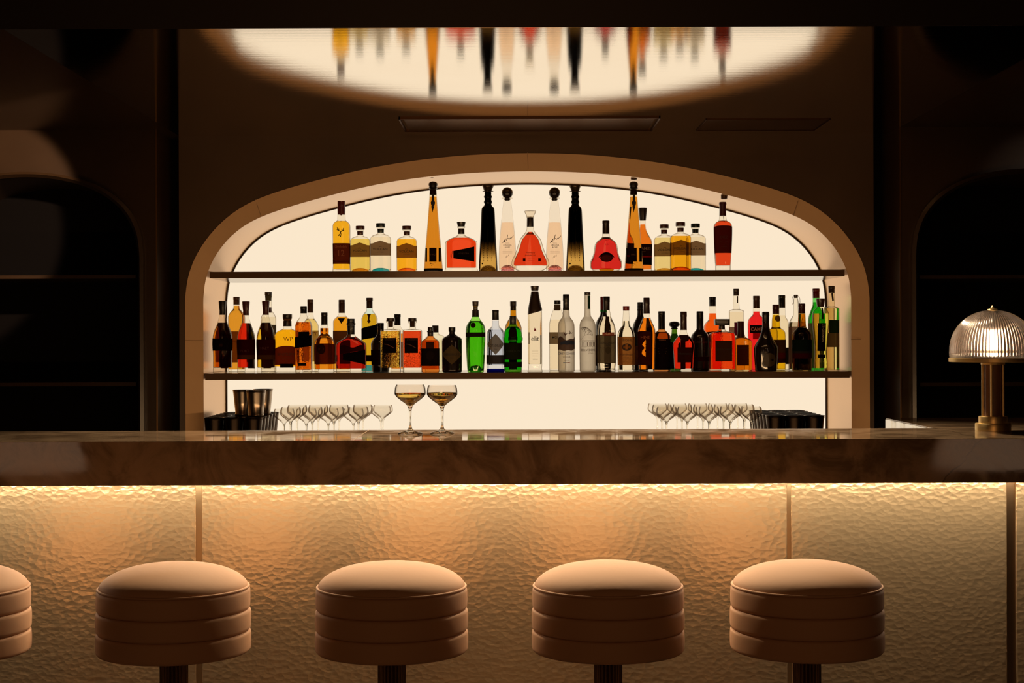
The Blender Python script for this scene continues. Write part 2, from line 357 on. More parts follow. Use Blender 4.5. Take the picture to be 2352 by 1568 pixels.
# ---------------------------------------------------------------- shelves
def arch_x(z, d=0):
    for (xa, za), (xb, zb) in zip(A_in, A_in[1:]):
        if xa < XC and za <= z <= zb and zb > za: return xa + (xb - xa) * (z - za) / (zb - za)
    return A_in[0][0]
for zt, lab in ((Z_S1, 'upper dark lacquered shelf across the lit arched niche'), (Z_S2, 'lower dark lacquered shelf across the lit arched niche')):
    xl = arch_x(zt) + .002; xr = 2 * XC - xl
    o = boxo('shelf', xl + .008, xr - .008, 6.785, D_BACK - .014, zt - .0285, zt, m_shelf, bev=.0015); tag(o, lab, 'shelf')
o = boxo('back_counter', A_in[0][0] + .003, A_in[-1][0] - .003, 6.602, D_BACK - .014, Z_BC - .04, Z_BC, pbr('back_counter', (.25, .19, .13), .1), bev=.002)
tag(o, 'low back counter inside the niche under the glassware', 'counter')
for nm, xs in (('left', (X0 + .05, SA - .1)), ('right', (SB + .1, X1 - .05))):
    for k, yy in enumerate((632, 878)):
        z = P(160 if nm == 'left' else 2230, yy, 6.62).z
        o = boxo('shelf', (-3.0 if nm == 'left' else 2 * XC - cx_(312, 6.6)), (cx_(312, 6.6) if nm == 'left' else 3.1), 6.60, 7.0, z - .015, z, m_side)
        tag(o, '%s empty shelf inside the dark %s arched alcove' % (('upper', 'lower')[k], nm), 'shelf')
for px, py, wh in ((1456, 409, 'above the tall amber bottle on the right'), (1663, 453, 'above the red bottle at the far right'), (990, 404, 'above the tall amber bottle on the left')):
    p = P(px, py, 6.86); o = empty('spotlight', p, 'tiny recessed spotlight in the arch lining ' + wh, 'spotlight', 'spotlights in the arch lining')
    bm = bmesh.new(); lathe(bm, [(-.008, .010), (-.006, .014), (.012, .014)], segs=20); mesh_obj('housing', bm, pbr('spot_housing', (.12, .07, .04), .4, .6), o)
    bm = bmesh.new(); lathe(bm, [(-.009, .008), (-.0075, .0085)], segs=20); mesh_obj('lens', bm, pbr('spot_lens', (.25, .2, .15), .1), o)

# ---------------------------------------------------------------- bar
def marble(name):
    m, nt, out = newmat(name); b = node(nt, 'ShaderNodeBsdfPrincipled'); tc = node(nt, 'ShaderNodeTexCoord'); k = nt.links.new
    nz = node(nt, 'ShaderNodeTexNoise'); nz.inputs['Scale'].default_value = 7; nz.inputs['Detail'].default_value = 9; nz.inputs['Roughness'].default_value = .65; nz.inputs['Distortion'].default_value = .8
    r = node(nt, 'ShaderNodeValToRGB'); e = r.color_ramp.elements; e[0].position = .38; e[0].color = (.15, .10, .062, 1); e[1].position = .72; e[1].color = (.37, .26, .17, 1); e.new(.55).color = (.29, .205, .13, 1)
    k(tc.outputs['Object'], nz.inputs['Vector']); k(nz.outputs['Fac'], r.inputs[0])
    # one diagonal vein crossing the front near the lamp
    s = node(nt, 'ShaderNodeSeparateXYZ'); k(tc.outputs['Object'], s.inputs[0])
    n2 = node(nt, 'ShaderNodeTexNoise'); n2.inputs['Scale'].default_value = 14; n2.inputs['Detail'].default_value = 5; k(tc.outputs['Object'], n2.inputs['Vector'])
    a1 = node(nt, 'ShaderNodeMath', operation='MULTIPLY_ADD'); k(s.outputs['Z'], a1.inputs[0]); a1.inputs[1].default_value = -.95; a1.inputs[2].default_value = 0
    a2 = node(nt, 'ShaderNodeMath', operation='ADD'); k(s.outputs['X'], a2.inputs[0]); k(a1.outputs[0], a2.inputs[1])
    a3 = node(nt, 'ShaderNodeMath', operation='MULTIPLY_ADD'); k(n2.outputs['Fac'], a3.inputs[0]); a3.inputs[1].default_value = .05; k(a2.outputs[0], a3.inputs[2])
    a4 = node(nt, 'ShaderNodeMath', operation='SUBTRACT'); k(a3.outputs[0], a4.inputs[0]); a4.inputs[1].default_value = 1.222
    a5 = node(nt, 'ShaderNodeMath', operation='ABSOLUTE'); k(a4.outputs[0], a5.inputs[0])
    a6 = node(nt, 'ShaderNodeMath', operation='LESS_THAN'); k(a5.outputs[0], a6.inputs[0]); a6.inputs[1].default_value = .0028
    mx = node(nt, 'ShaderNodeMixRGB'); mx.inputs[2].default_value = (.15, .10, .062, 1); k(a6.outputs[0], mx.inputs[0]); k(r.outputs[0], mx.inputs[1]); k(mx.outputs[0], b.inputs['Base Color'])
    b.inputs['Specular IOR Level'].default_value = .5
    mr = node(nt, 'ShaderNodeMapRange'); mr.inputs[1].default_value = .4; mr.inputs[2].default_value = .65; mr.inputs[3].default_value = .02; mr.inputs[4].default_value = .07; k(nz.outputs['Fac'], mr.inputs[0]); k(mr.outputs[0], b.inputs['Roughness'])
    mp = node(nt, 'ShaderNodeMapping'); mp.inputs['Scale'].default_value = (14, 90, 40); n3 = node(nt, 'ShaderNodeTexNoise'); n3.inputs['Scale'].default_value = 1; n3.inputs['Detail'].default_value = 5
    bp = node(nt, 'ShaderNodeBump'); bp.inputs['Strength'].default_value = .02; bp.inputs['Distance'].default_value = .0008
    k(tc.outputs['Object'], mp.inputs[0]); k(mp.outputs[0], n3.inputs['Vector']); k(n3.outputs['Fac'], bp.inputs['Height']); k(bp.outputs[0], b.inputs['Normal'])
    k(b.outputs[0], out.inputs[0]); return m
m_marble = marble('dark_brown_marble')
XR = 1.311
ct = empty('countertop', (0, D_F, Z_BOT), 'long thick polished dark brown marble bar top with return at right', 'counter')
boxo('slab', X0 + .002, X1 - .002, 0, D_CB - D_F, 0, Z_TOP - Z_BOT, m_marble, ct, bev=.002)
boxo('return_slab', XR, X1 - .002, D_CB - D_F + .0005, 5.50 - D_F, 0, Z_TOP - Z_BOT, m_marble, ct, bev=.0015)
m_mirror = pbr('polished_steel', (.75, .72, .68), .03, 1)
boxo('inner_side_panel', XR - .004, XR - .0005, D_CB - D_F + .002, 5.49 - D_F, -.55, Z_TOP - Z_BOT - .004, m_mirror, ct)
boxo('joint', -.4475, -.4455, .0025, D_CB - D_F, .1, Z_TOP - Z_BOT + .0003, pbr('joint_pale', (.35, .25, .16), .4), ct)
boxo('led_strip', X0 + .1, 1.62, .145, .165, -.006, -.001, emis('led_light', (1, .80, .62), LED_S), ct)
# hammered brass front
def hammered():
    m, nt, out = newmat('hammered_brass'); b = node(nt, 'ShaderNodeBsdfPrincipled'); tc = node(nt, 'ShaderNodeTexCoord'); k = nt.links.new
    b.inputs['Base Color'].default_value = (.84, .63, .34, 1); b.inputs['Metallic'].default_value = .82; b.inputs['Roughness'].default_value = .29
    mp = node(nt, 'ShaderNodeMapping'); mp.inputs['Scale'].default_value = (50, 1, 74); k(tc.outputs['Object'], mp.inputs[0])
    nz = node(nt, 'ShaderNodeTexNoise'); nz.inputs['Scale'].default_value = .9; nz.inputs['Detail'].default_value = 1; k(mp.outputs[0], nz.inputs['Vector'])
    va = node(nt, 'ShaderNodeVectorMath', operation='SCALE'); va.inputs['Scale'].default_value = .7; k(nz.outputs['Color'], va.inputs[0])
    vb = node(nt, 'ShaderNodeVectorMath', operation='ADD'); k(mp.outputs[0], vb.inputs[0]); k(va.outputs[0], vb.inputs[1])
    vo = node(nt, 'ShaderNodeTexVoronoi'); vo.feature = 'SMOOTH_F1'; vo.voronoi_dimensions = '3D'; vo.inputs['Scale'].default_value = 1; vo.inputs['Smoothness'].default_value = .06; k(vb.outputs[0], vo.inputs['Vector'])
    bp = node(nt, 'ShaderNodeBump'); bp.inputs['Strength'].default_value = .42; bp.inputs['Distance'].default_value = .0026; k(vo.outputs['Distance'], bp.inputs['Height'])
    mp2 = node(nt, 'ShaderNodeMapping'); mp2.inputs['Scale'].default_value = (26, 1, 420); k(tc.outputs['Object'], mp2.inputs[0])
    n2 = node(nt, 'ShaderNodeTexNoise'); n2.inputs['Scale'].default_value = 1; n2.inputs['Detail'].default_value = 3; k(mp2.outputs[0], n2.inputs['Vector'])
    b2 = node(nt, 'ShaderNodeBump'); b2.inputs['Strength'].default_value = .25; b2.inputs['Distance'].default_value = .0008; k(n2.outputs['Fac'], b2.inputs['Height']); k(bp.outputs[0], b2.inputs['Normal'])
    k(b2.outputs[0], b.inputs['Normal']); k(b.outputs[0], out.inputs[0]); return m
m_ham = hammered(); m_brass = pbr('brass', (.85, .62, .32), .3, 1); D_P = 4.65
bf = empty('bar_counter', (0, D_P, 0), 'hammered brass bar front glowing under the counter lip', 'bar front')
s1, s2, s3 = cx_(455, D_P), cx_(1811, D_P), cx_(2322, D_P)
edges = [(X0, s1 - .009), (s1 + .009, s2 - .006), (s2 + .006, s3 - .014), (s3 + .014, X1)]
for a, b in edges: boxo('panel', a, b, 0, .04, .08, Z_BOT - .001, m_ham, bf, bev=.003)
boxo('seam_strip', s1 - .009, s1 + .009, .001, .04, .08, Z_BOT - .001, m_brass, bf)
boxo('seam_strip', s2 - .006, s2 + .006, .001, .04, .08, Z_BOT - .001, m_brass, bf)
boxo('corner_strip', s3 - .014, s3 + .014, .012, .04, .08, Z_BOT - .001, pbr('dark_bronze', (.22, .14, .07), .35, 1), bf)
boxo('kick_plate', X0, X1, .03, .06, 0, .08, m_black, bf)
boxo('back_cladding', X0, X1, .041, .225, .0, Z_BOT - .001, pbr('steel_cladding', (.45, .38, .3), .4, .3), bf)

# ---------------------------------------------------------------- stools
m_leather = pbr('tan_leather', (.62, .36, .20), .72, bump=((60, 60, 60), .12, .002))
m_pole = pbr('bronze_pole', (.30, .17, .08), .3, 1)
ST = [(-112, 'tan leather round bar stool cut off by the left edge'), (397, 'tan leather round bar stool in front of the left brass seam'), (897.5, 'tan leather round bar stool below the two filled coupes'),
      (1394, 'tan leather round bar stool right of centre, third whole one from the left'), (1850.5, 'tan leather round bar stool in front of the right brass seam')]
def make_stool():
    r = .19; o = empty('bar_stool', (0, 0, 0), ST[1][1], 'bar stool', 'round leather bar stools along the bar'); zr = .765
    bm = bmesh.new(); rows = [(zr - .004, r - .004)]
    for i in range(0, 15):
        t = i / 14; a = (r - .004) * math.cos(t * PI / 2); rows.append((zr + .056 * max(0, 1 - (a / (r - .004)) ** 2.6) ** .62, max(a, .002)))
    lathe(bm, rows, segs=96); mesh_obj('cushion', bm, m_leather, o, sharp=60)
    bm = bmesh.new(); lathe(bm, [(zr - .003 + .003 * math.sin(t), r - .002 + .003 * math.cos(t)) for t in [(-PI / 2) + PI * i / 8 for i in range(9)]], segs=96)
    mesh_obj('piping', bm, m_leather, o, sharp=80)
    z = zr - .006
    for k in range(3):
        h = .0525; rows = []; rr = r + (.001 if k == 0 else .0025)
        for i in range(13):
            t = i / 12; e = min(t, 1 - t) * h; f = rr - .0035 * (max(0, 1 - e / .006)) ** 2.0 + .0012 * math.sin(t * PI)
            rows.append((z - h + t * h, f))
        bm = bmesh.new(); lathe(bm, rows, segs=96); mesh_obj('seat_band', bm, m_leather, o, sharp=60); z -= h + .0008
    bm = bmesh.new(); lathe(bm, [(.03, .034), (z, .034)], segs=168, flute=(21, .14)); mesh_obj('pole', bm, m_pole, o, sharp=80)
    bm = bmesh.new(); lathe(bm, [(z - .006, .09), (z + .002, .09)], segs=40); mesh_obj('mounting_plate', bm, m_pole, o)
    bm = bmesh.new(); lathe(bm, [(0, .21), (.012, .21), (.022, .19), (.03, .05), (.05, .036)], segs=64); mesh_obj('base', bm, m_pole, o)
    bm = bmesh.new()
    R_, rt = .15, .010; n1, n2 = 48, 10
    g = [[bm.verts.new(((R_ + rt * math.cos(2 * PI * j / n2)) * math.cos(2 * PI * i / n1), (R_ + rt * math.cos(2 * PI * j / n2)) * math.sin(2 * PI * i / n1), .28 + rt * math.sin(2 * PI * j / n2))) for j in range(n2)] for i in range(n1)]
    for i in range(n1):
        for j in range(n2): bm.faces.new((g[i][j], g[(i + 1) % n1][j], g[(i + 1) % n1][(j + 1) % n2], g[i][(j + 1) % n2]))
    box(bm, -.15, .15, -.006, .006, .274, .286); mesh_obj('footrest', bm, m_pole, o)
    return o
st0 = make_stool(); D_ST = 3.98
for i, (px, lab) in enumerate(ST):
    o = st0 if i == 1 else copy_tree(st0); o.location = (cx_(px, D_ST), D_ST, 0); o['label'] = lab

# ---------------------------------------------------------------- table lamp
D_L = 4.725; ls = D_L / F; pl = P(2281, 993, D_L)
lp = empty('table_lamp', (pl.x, D_L, Z_TOP + .0003), 'brass table lamp with ribbed glass dome shade at right end of bar', 'lamp')
zz = lambda y: P(2281, y, D_L).z - Z_TOP
m_brass2 = pbr('brushed_brass', (.95, .72, .34), .38, 1)
bm = bmesh.new(); lathe(bm, [(0, 40 * ls), (zz(973), 40 * ls), (zz(971.5), 39 * ls)], segs=64); mesh_obj('base', bm, m_brass2, lp)
bm = bmesh.new(); lathe(bm, [(zz(972), 32 * ls), (zz(957), 32 * ls), (zz(955.5), 31 * ls)], segs=64); mesh_obj('upper_base', bm, m_brass2, lp)
bm = bmesh.new(); lathe(bm, [(zz(957), 19 * ls), (zz(834), 19 * ls)], segs=48); mesh_obj('column', bm, pbr('brown_column', (.16, .075, .035), .3), lp)
for k in range(4):
    t = PI / 4 + k * PI / 2 + .35; bm = bmesh.new(); lathe(bm, [(zz(956), 3.2 * ls), (zz(833), 3.2 * ls)], segs=16)
    mesh_obj('rod', bm, m_brass2, lp, loc=(22.5 * ls * math.cos(t), 22.5 * ls * math.sin(t), 0))
bm = bmesh.new(); lathe(bm, [(zz(837), 27 * ls), (zz(833), 27 * ls)], segs=48); mesh_obj('collar', bm, m_brass2, lp)
bm = bmesh.new(); lathe(bm, [(zz(831), 96 * ls), (zz(831) + .0005, 98 * ls), (zz(822), 98 * ls), (zz(821.5), 96 * ls)], segs=96); mesh_obj('shade_ring', bm, m_brass2, lp)
bm = bmesh.new(); rows = [(zz(822), 96.5 * ls), (zz(808), 97 * ls)]
for i in range(1, 19):
    t = i / 18 * PI / 2; rows.append((zz(808) + (zz(712) - zz(808)) * math.sin(t) ** .97, max(.004, 97 * ls * math.cos(t) ** .93)))
N = 80 * 6; rings = []
for z, a in rows:
    rings.append([bm.verts.new(((a - .0024 * min(1, a / .05) * abs(math.sin(80 * PI * i / N))) * math.cos(2 * PI * i / N), (a - .0024 * min(1, a / .05) * abs(math.sin(80 * PI * i / N))) * math.sin(2 * PI * i / N), z)) for i in range(N)])
for r0, r1 in zip(rings, rings[1:]):
    for i in range(N): bm.faces.new((r0[i], r0[(i + 1) % N], r1[(i + 1) % N], r1[i]))
rin = [[bm.verts.new(((max(.002, a - .0065)) * math.cos(2 * PI * i / N), (max(.002, a - .0065)) * math.sin(2 * PI * i / N), z - (.004 if k_ > 1 else 0))) for i in range(N)] for k_, (z, a) in enumerate(rows)]
for r0, r1 in zip(rin, rin[1:]):
    for i in range(N): bm.faces.new((r1[i], r1[(i + 1) % N], r0[(i + 1) % N], r0[i]))
for i in range(N):
    bm.faces.new((rin[0][i], rin[0][(i + 1) % N], rings[0][(i + 1) % N], rings[0][i])); bm.faces.new((rings[-1][i], rings[-1][(i + 1) % N], rin[-1][(i + 1) % N], rin[-1][i]))
def shade_glass():
    m, nt, out = newmat('ribbed_glass'); b = node(nt, 'ShaderNodeBsdfPrincipled'); b.inputs['Base Color'].default_value = (.97, .86, .78, 1)
    b.inputs['Transmission Weight'].default_value = 1; b.inputs['IOR'].default_value = 1.48; b.inputs['Roughness'].default_value = .17
    nt.links.new(b.outputs[0], out.inputs[0]); return m
mesh_obj('lamp_shade', bm, shade_glass(), lp, sharp=180)
bm = bmesh.new(); lathe(bm, [(zz(803), 12 * ls), (zz(802), 24 * ls), (zz(760), 25 * ls), (zz(757), 22 * ls)], segs=40); mesh_obj('bulb', bm, emis('bulb_light', (1, .74, .50), 13), lp)
bm = bmesh.new(); lathe(bm, [(zz(833), 14 * ls), (zz(803), 14 * ls)], segs=24); mesh_obj('bulb_holder', bm, m_brass2, lp)
bm = bmesh.new(); lathe(bm, [(zz(712), 12 * ls), (zz(710), 11 * ls), (zz(708.5), 4 * ls), (zz(706), 4.5 * ls), (zz(702), 1 * ls)], segs=24); mesh_obj('finial', bm, m_brass2, lp)

# ---------------------------------------------------------------- bottles
FONT = bpy.data.fonts.load('<builtin>') if False else None
def text_tris(txt, size, sx=1.0, bold=0):
    cu = bpy.data.curves.new('t', 'FONT'); cu.body = txt; cu.size = size; cu.align_x = 'CENTER'; cu.align_y = 'CENTER'; cu.resolution_u = 2; cu.offset = bold
    o = bpy.data.objects.new('t', cu); C.objects.link(o); bpy.context.view_layer.update()
    me = o.evaluated_get(bpy.context.evaluated_depsgraph_get()).to_mesh()
    vs = [(v.co.x * sx, v.co.y) for v in me.vertices]; fs = [tuple(p.vertices) for p in me.polygons]
    o.evaluated_get(bpy.context.evaluated_depsgraph_get()).to_mesh_clear(); bpy.data.objects.remove(o); bpy.data.curves.remove(cu)
    return vs, fs
class Bot:
    """one bottle; every measure is given in photo pixels and turned into metres at the bottle's own depth"""
    def __init__(s, name, label, cx, D, shelf, prof, n=2, ratio=1.0, group=None, pcx=None):
        s.D = D; s.cx = cx; s.s = D / F; s.zs = shelf; s.n = n
        p = P(cx, 700, D); s.root = empty(name, (p.x, D, shelf + .0004), label, 'bottle', group)
        s.rows = sorted([(s.z(y), hw * s.s) for y, hw in prof]);
        z0 = s.rows[0][0]
        if z0 > 0.0 or z0 < 0: s.rows[0] = (0.0, s.rows[0][1])
        s.am = max(a for z, a in s.rows); s.bm = s.am * ratio
        s.zs_ = [r[0] for r in s.rows]; s.as_ = [r[1] for r in s.rows]
    def z(s, y): return P(s.cx, y, s.D).z - s.zs
    def a(s, z): return pchip(s.zs_, s.as_, z)
    def dense(s, z0, z1, step=.004):
        zs = {z0, z1}; n = max(2, int((z1 - z0) / step)); zs |= {z0 + (z1 - z0) * i / n for i in range(n + 1)}
        zs |= {z for z in s.zs_ if z0 < z < z1}
        zs = sorted(zs); o = [zs[0]]
        for q in zs[1:]:
            if q - o[-1] > .0004: o.append(q)
        return o
    def y(s, x, z, off=0):
        a = s.a(z) + off; b = min(a, s.bm + off); k = min(1, max(0, (a / s.am - .5) / .25)); nn = 2 + (s.n - 2) * k
        t = min(1, abs(x) / a); return -b * (1 - t ** nn) ** (1 / nn)
    def body(s, m, name='glass_body', flute=None, segs=48):
        bm = bmesh.new(); rows = [(z, s.a(z)) for z in s.dense(0, s.zs_[-1])]
        rows = [(rows[0][0], rows[0][1] * .93)] + [(rows[0][0] + .0012, rows[0][1])] + rows[1:]
        lathe(bm, rows, s.bm, s.n, s.am, segs, flute); return mesh_obj(name, bm, m, s.root)
    def liq(s, m, ytop, ybot=None, inset=1.0, flute=None, segs=48):
        z1 = s.z(ytop); z0 = s.z(ybot) if ybot else .004; d = inset * s.s
        bm = bmesh.new(); zs = s.dense(z0, z1); rows = [(z, max(.001, s.a(z) - d)) for z in zs]
        rows[0] = (rows[0][0], rows[0][1] * .94); rows.insert(1, (zs[0] + .0015, max(.001, s.a(zs[0]) - d)))
        lathe(bm, rows, s.bm - d, s.n, s.am - d, segs, flute); return mesh_obj('liquid', bm, m, s.root)
    def cap(s, y0, y1, h0, h1, m, name='cap', n=2, dx=0):
        if isinstance(m, str): m = plastic(m)
        z1, z0 = s.z(y0), s.z(y1); e = min(.0012, (z1 - z0) * .25); h0 *= s.s; h1 *= s.s
        bm = bmesh.new(); lathe(bm, [(z0, h1 - e * .6), (z0 + e, h1), (z1 - e, h0), (z1, h0 - e)], 9, n, None, 36); return mesh_obj(name, bm, m, s.root)
    def rings(s, pts, m, name='cap', segs=36):
        if isinstance(m, str): m = plastic(m)
        bm = bmesh.new(); lathe(bm, sorted([(s.z(y), max(.0005, h * s.s)) for y, h in pts]), segs=segs); return mesh_obj(name, bm, m, s.root, sharp=45)
    def patch(s, x0, x1, top, bot, m, off=.0006, nx=20, ny=8, name='label', parent=None, side=1, hole=None):
        """top / bot: y in px as function of u in 0..1"""
        if isinstance(m, str): m = paper(m)
        bm = bmesh.new(); g = []
        for j in range(ny + 1):
            row = []
            for i in range(nx + 1):
                u = i / nx; y = top(u) + (bot(u) - top(u)) * j / ny; z = s.z(y); a = (s.a(z) + off)
                lo = max(-1, x0 * s.s / a); hi = min(1, x1 * s.s / a)
                lo, hi = (math.asin(lo) * .985, math.asin(hi) * .985)
                x = a * math.sin(lo + (hi - lo) * u); row.append(bm.verts.new((x, side * s.y(x, z, off), z)))
            g.append(row)
        for j in range(ny):
            for i in range(nx):
                if hole:
                    cz = (g[j][i].co.z + g[j + 1][i + 1].co.z) / 2; cxx = (g[j][i].co.x + g[j + 1][i + 1].co.x) / 2 / s.s; c = False
                    for (ax, ay), (bx, by) in zip(hole, hole[1:] + hole[:1]):
                        za, zb = s.z(ay), s.z(by)
                        if (za > cz) != (zb > cz) and cxx < (bx - ax) * (cz - za) / (zb - za) + ax: c = not c
                    if c: continue
                bm.faces.new((g[j + 1][i], g[j + 1][i + 1], g[j][i + 1], g[j][i]))
        bmesh.ops.remove_doubles(bm, verts=bm.verts, dist=1e-6)
        return mesh_obj(name, bm, m, parent or s.root)
    def rect(s, y0, y1, m, x0=-99, x1=99, **k): return s.patch(x0, x1, lambda u: y0, lambda u: y1, m, **k)
    def _flat(s, vs, fs, m, parent, off, name, hexc=None):
        if isinstance(m, str): m = pbr('ink_' + m, L(m), .7)
        bm = bmesh.new(); V = []
        for x, y in vs:
            z = s.z(y); xx = x * s.s; a = s.a(z); xx = max(-a * .97, min(a * .97, xx)); V.append(bm.verts.new((xx, s.y(xx, z, off), z)))
        for f in fs:
            if len(set(f)) > 2:
                try: bm.faces.new([V[i] for i in f])
                except ValueError: pass
        return mesh_obj(name, bm, m, parent or s.root, smooth=False)
    def text(s, txt, y, size, m, parent=None, x=0, sx=1.0, off=.0012, bold=0, vert=False):
        vs, fs = text_tris(txt, size, sx, bold)
        vs = [(x + a, y - b) for a, b in vs] if not vert else [(x + b, y + a) for a, b in vs]
        return s._flat(vs, fs, m, parent, off, 'lettering')
    def stroke(s, lines, wd, m, parent=None, off=.0012, name='emblem'):
        vs, fs = [], []
        for ln in lines:
            for (xa, ya), (xb, yb) in zip(ln, ln[1:]):
                l = math.hypot(xb - xa, yb - ya) or 1; nx, ny = -(yb - ya) / l * wd / 2, (xb - xa) / l * wd / 2; k = len(vs)
                vs += [(xa + nx, ya + ny), (xb + nx, yb + ny), (xb - nx, yb - ny), (xa - nx, ya - ny)]; fs.append((k, k + 1, k + 2, k + 3))
        return s._flat(vs, fs, m, parent, off, name)
    def poly(s, pts, m, parent=None, off=.0012, name='emblem'):
        return s._flat(pts, [tuple(range(len(pts)))], m, parent, off, name)
    def disc(s, x, y, rx, ry, m, off=.0014, name='label', parent=None):
        return s._flat([(x, y)] + [(x + rx * math.cos(2 * PI * i / 28), y + ry * math.sin(2 * PI * i / 28)) for i in range(28)], [(0, 1 + i, 1 + (i + 1) % 28) for i in range(28)], m, parent, off, name)
    def mound(s, m, h, f=.86):
        bm = bmesh.new(); a0 = s.as_[0] * f; b0 = min(a0, s.bm * f)
        lathe(bm, [(.0008 + h * s.s * math.sin(t), a0 * math.cos(t)) for t in [PI / 2 * i / 8 * .97 for i in range(9)]], b0, 2.4, a0, 32); return mesh_obj('base_mound', bm, m, s.root)
CLR = glass(); UP, LO = Z_S1, Z_S2
DF, DB, DM = 6.845, 7.12, 6.97
# ---- upper shelf
U_ = 623.0
def volcan(cx, hw, ytop, liqc, mound, capc, where, D=DF, lw='7a5638'):
    k = hw / 23.0; Y = lambda v: ytop + v * k
    b = Bot('tequila_bottle', where, cx, D, UP, [(U_, hw), (Y(70), hw), (Y(36), hw), (Y(32), hw - 1.5), (Y(27.5), hw * .72), (Y(24), 8.5 * k), (Y(22), 7 * k), (Y(11), 7 * k), (Y(10.5), 10 * k), (Y(8.5), 10 * k)], n=7, ratio=.62)
    b.body(glass(e0=.55, edge=.35))
    if liqc: b.liq(liquid(liqc, 1.25), Y(31), U_ - 2, .8)
    else: b.liq(liquid('FBF3E0', 1.25), Y(31), U_ - 2, .8)
    b.mound(liquid(mound, 1.15), 8.5 * k, .9)
    b.cap(ytop, Y(8.8), 10.6 * k, 10.6 * k, capc); b.cap(Y(12.5), Y(21.5), 7.6 * k, 7.2 * k, capc, 'collar')
    pk = lambda u: Y(46.5) - 6.5 * k * max(0, 1 - abs(u - .5) * 3.6)
    l = b.patch(-99, 99, pk, lambda u: Y(74), paper(lw, .28, 'b09070'), off=.0007)
    b.text('VOLCAN', Y(59.5), 7.2 * k, '2A160A', l, sx=1.15, bold=.08); b.text('DE MI TIERRA', Y(66.5), 2.6 * k, '3A2412', l)
    b.stroke([[(-3, Y(54.5)), (0, Y(53)), (3, Y(54.5))]], .9, '2A160A', l, name='lettering')
    return b
# 1 twelve year old whisky with stag
b = Bot('whisky_bottle', 'tall golden whisky bottle with stag emblem and red cap, far left of upper shelf', 785, DF, UP, [(U_, 20.5), (612, 19.6), (606, 19.4), (522, 20), (515, 18.8), (509, 13), (506, 9.6), (493, 8.8), (470, 8.4)], n=3, ratio=.95)
b.body(CLR); b.liq(liquid('FFBC1E', 1.2), 508, 619, .8)
b.rings([(493, 8.8), (478, 9.2), (477.6, 8.7), (473.5, 8.7), (473, 8.9), (463, 8.9), (462, 8.2)], '5A1410'); b.poly([(-4, 492), (4, 492), (0, 496)], '5A1410')
l = b.rect(559.5, 607, paper('5A2418', .10, '8a4020')); b.text('Glenfiddich', 567.5, 8, 'A05a38', l, sx=.75); b.text('12', 583, 20, '92502f', l, sx=.9)
b.rect(599, 603, paper('2a0806', .05), name='label_band')
b.stroke([[(0, 545), (-3, 541), (-6, 543), (-1, 538), (0, 534), (-6, 529), (-8, 524)], [(-5, 530), (-9, 529)], [(-4, 532), (-4, 526)], [(0, 534), (5, 531), (7, 525)], [(4, 532), (8, 530)], [(3, 532), (3, 527)], [(0, 534), (1, 539), (0, 545)]], 1.5, '2A1206')
volcan(828, 22.3, 519, 'F3D768', 'D98A20', '4A1C12', 'small pale gold tequila bottle with peaked label, just right of the stag whisky bottle')
volcan(875, 23.2, 513, None, '1AA0B8', '16211B', 'clear tequila bottle with blue base and dark green cap, third from left on upper shelf', lw='6e5a42')
volcan(935, 23, 519, 'FFB81C', 'F07018', '4A1C12', 'amber tequila bottle with orange base left of the tall amber cone bottle', lw='8a5a38')
def cone(cx, where, dx):
    b = Bot('tequila_bottle', where, cx, DF, UP, [(U_, 21.5), (618, 21.5), (600, 20.3), (570, 18.2), (530, 14.6), (480, 10.4), (460, 9), (440, 7.9), (434, 7.6)])
    b.body(glass((.98, .9, .75), .3)); b.liq(liquid('DC9226', 1.22), 452, 619, .7)
    b.rings([(434, 8.5), (433, 10.4), (431, 10.4), (430.5, 8.8), (429, 9), (425, 10.3), (421, 9.8), (418, 7), (417, 3)], '1E120A'); b.cap(435, 447, 7.7, 8.2, paper('2a1408', .15), 'neck_wrap')
    l = b.patch(-8.5 + dx, 8.5 + dx, lambda u: 570, lambda u: 602, paper('1C0E06', .03)); b.patch(-18, -13.5 + dx, lambda u: 570, lambda u: 602, paper('120804', .05), name='side_label'); b.patch(13 + dx * .6, 18, lambda u: 570, lambda u: 602, paper('120804', .05), name='side_label')
    b.text('1942', 586, 6, '5A3A1E', l, x=dx); b.stroke([[(-7, 607), (-4, 604), (-5, 607), (-1, 606), (3, 605), (7, 604)], [(-4, 611), (0, 609), (4, 610)]], .8, '2A1206', name='lettering')
    b.poly([(-2.5, 446), (2.5, 446), (3, 461), (5, 466), (3.5, 473), (0, 476), (-3.5, 473), (-5, 466), (-3, 461)], '1A0E08', off=.002, name='hang_tag'); b.poly([(-4, 474), (3, 475), (-1, 489)], '1A0E08', off=.002, name='ribbon')
    b.rect(617, U_, paper('1a0e06', .05), name='foot_band')
cone(995.6, 'tall amber cone bottle left of the black-flagged red decanter', 0); cone(1456.3, 'tall amber cone bottle on the right, in front of an orange cognac bottle', -3)
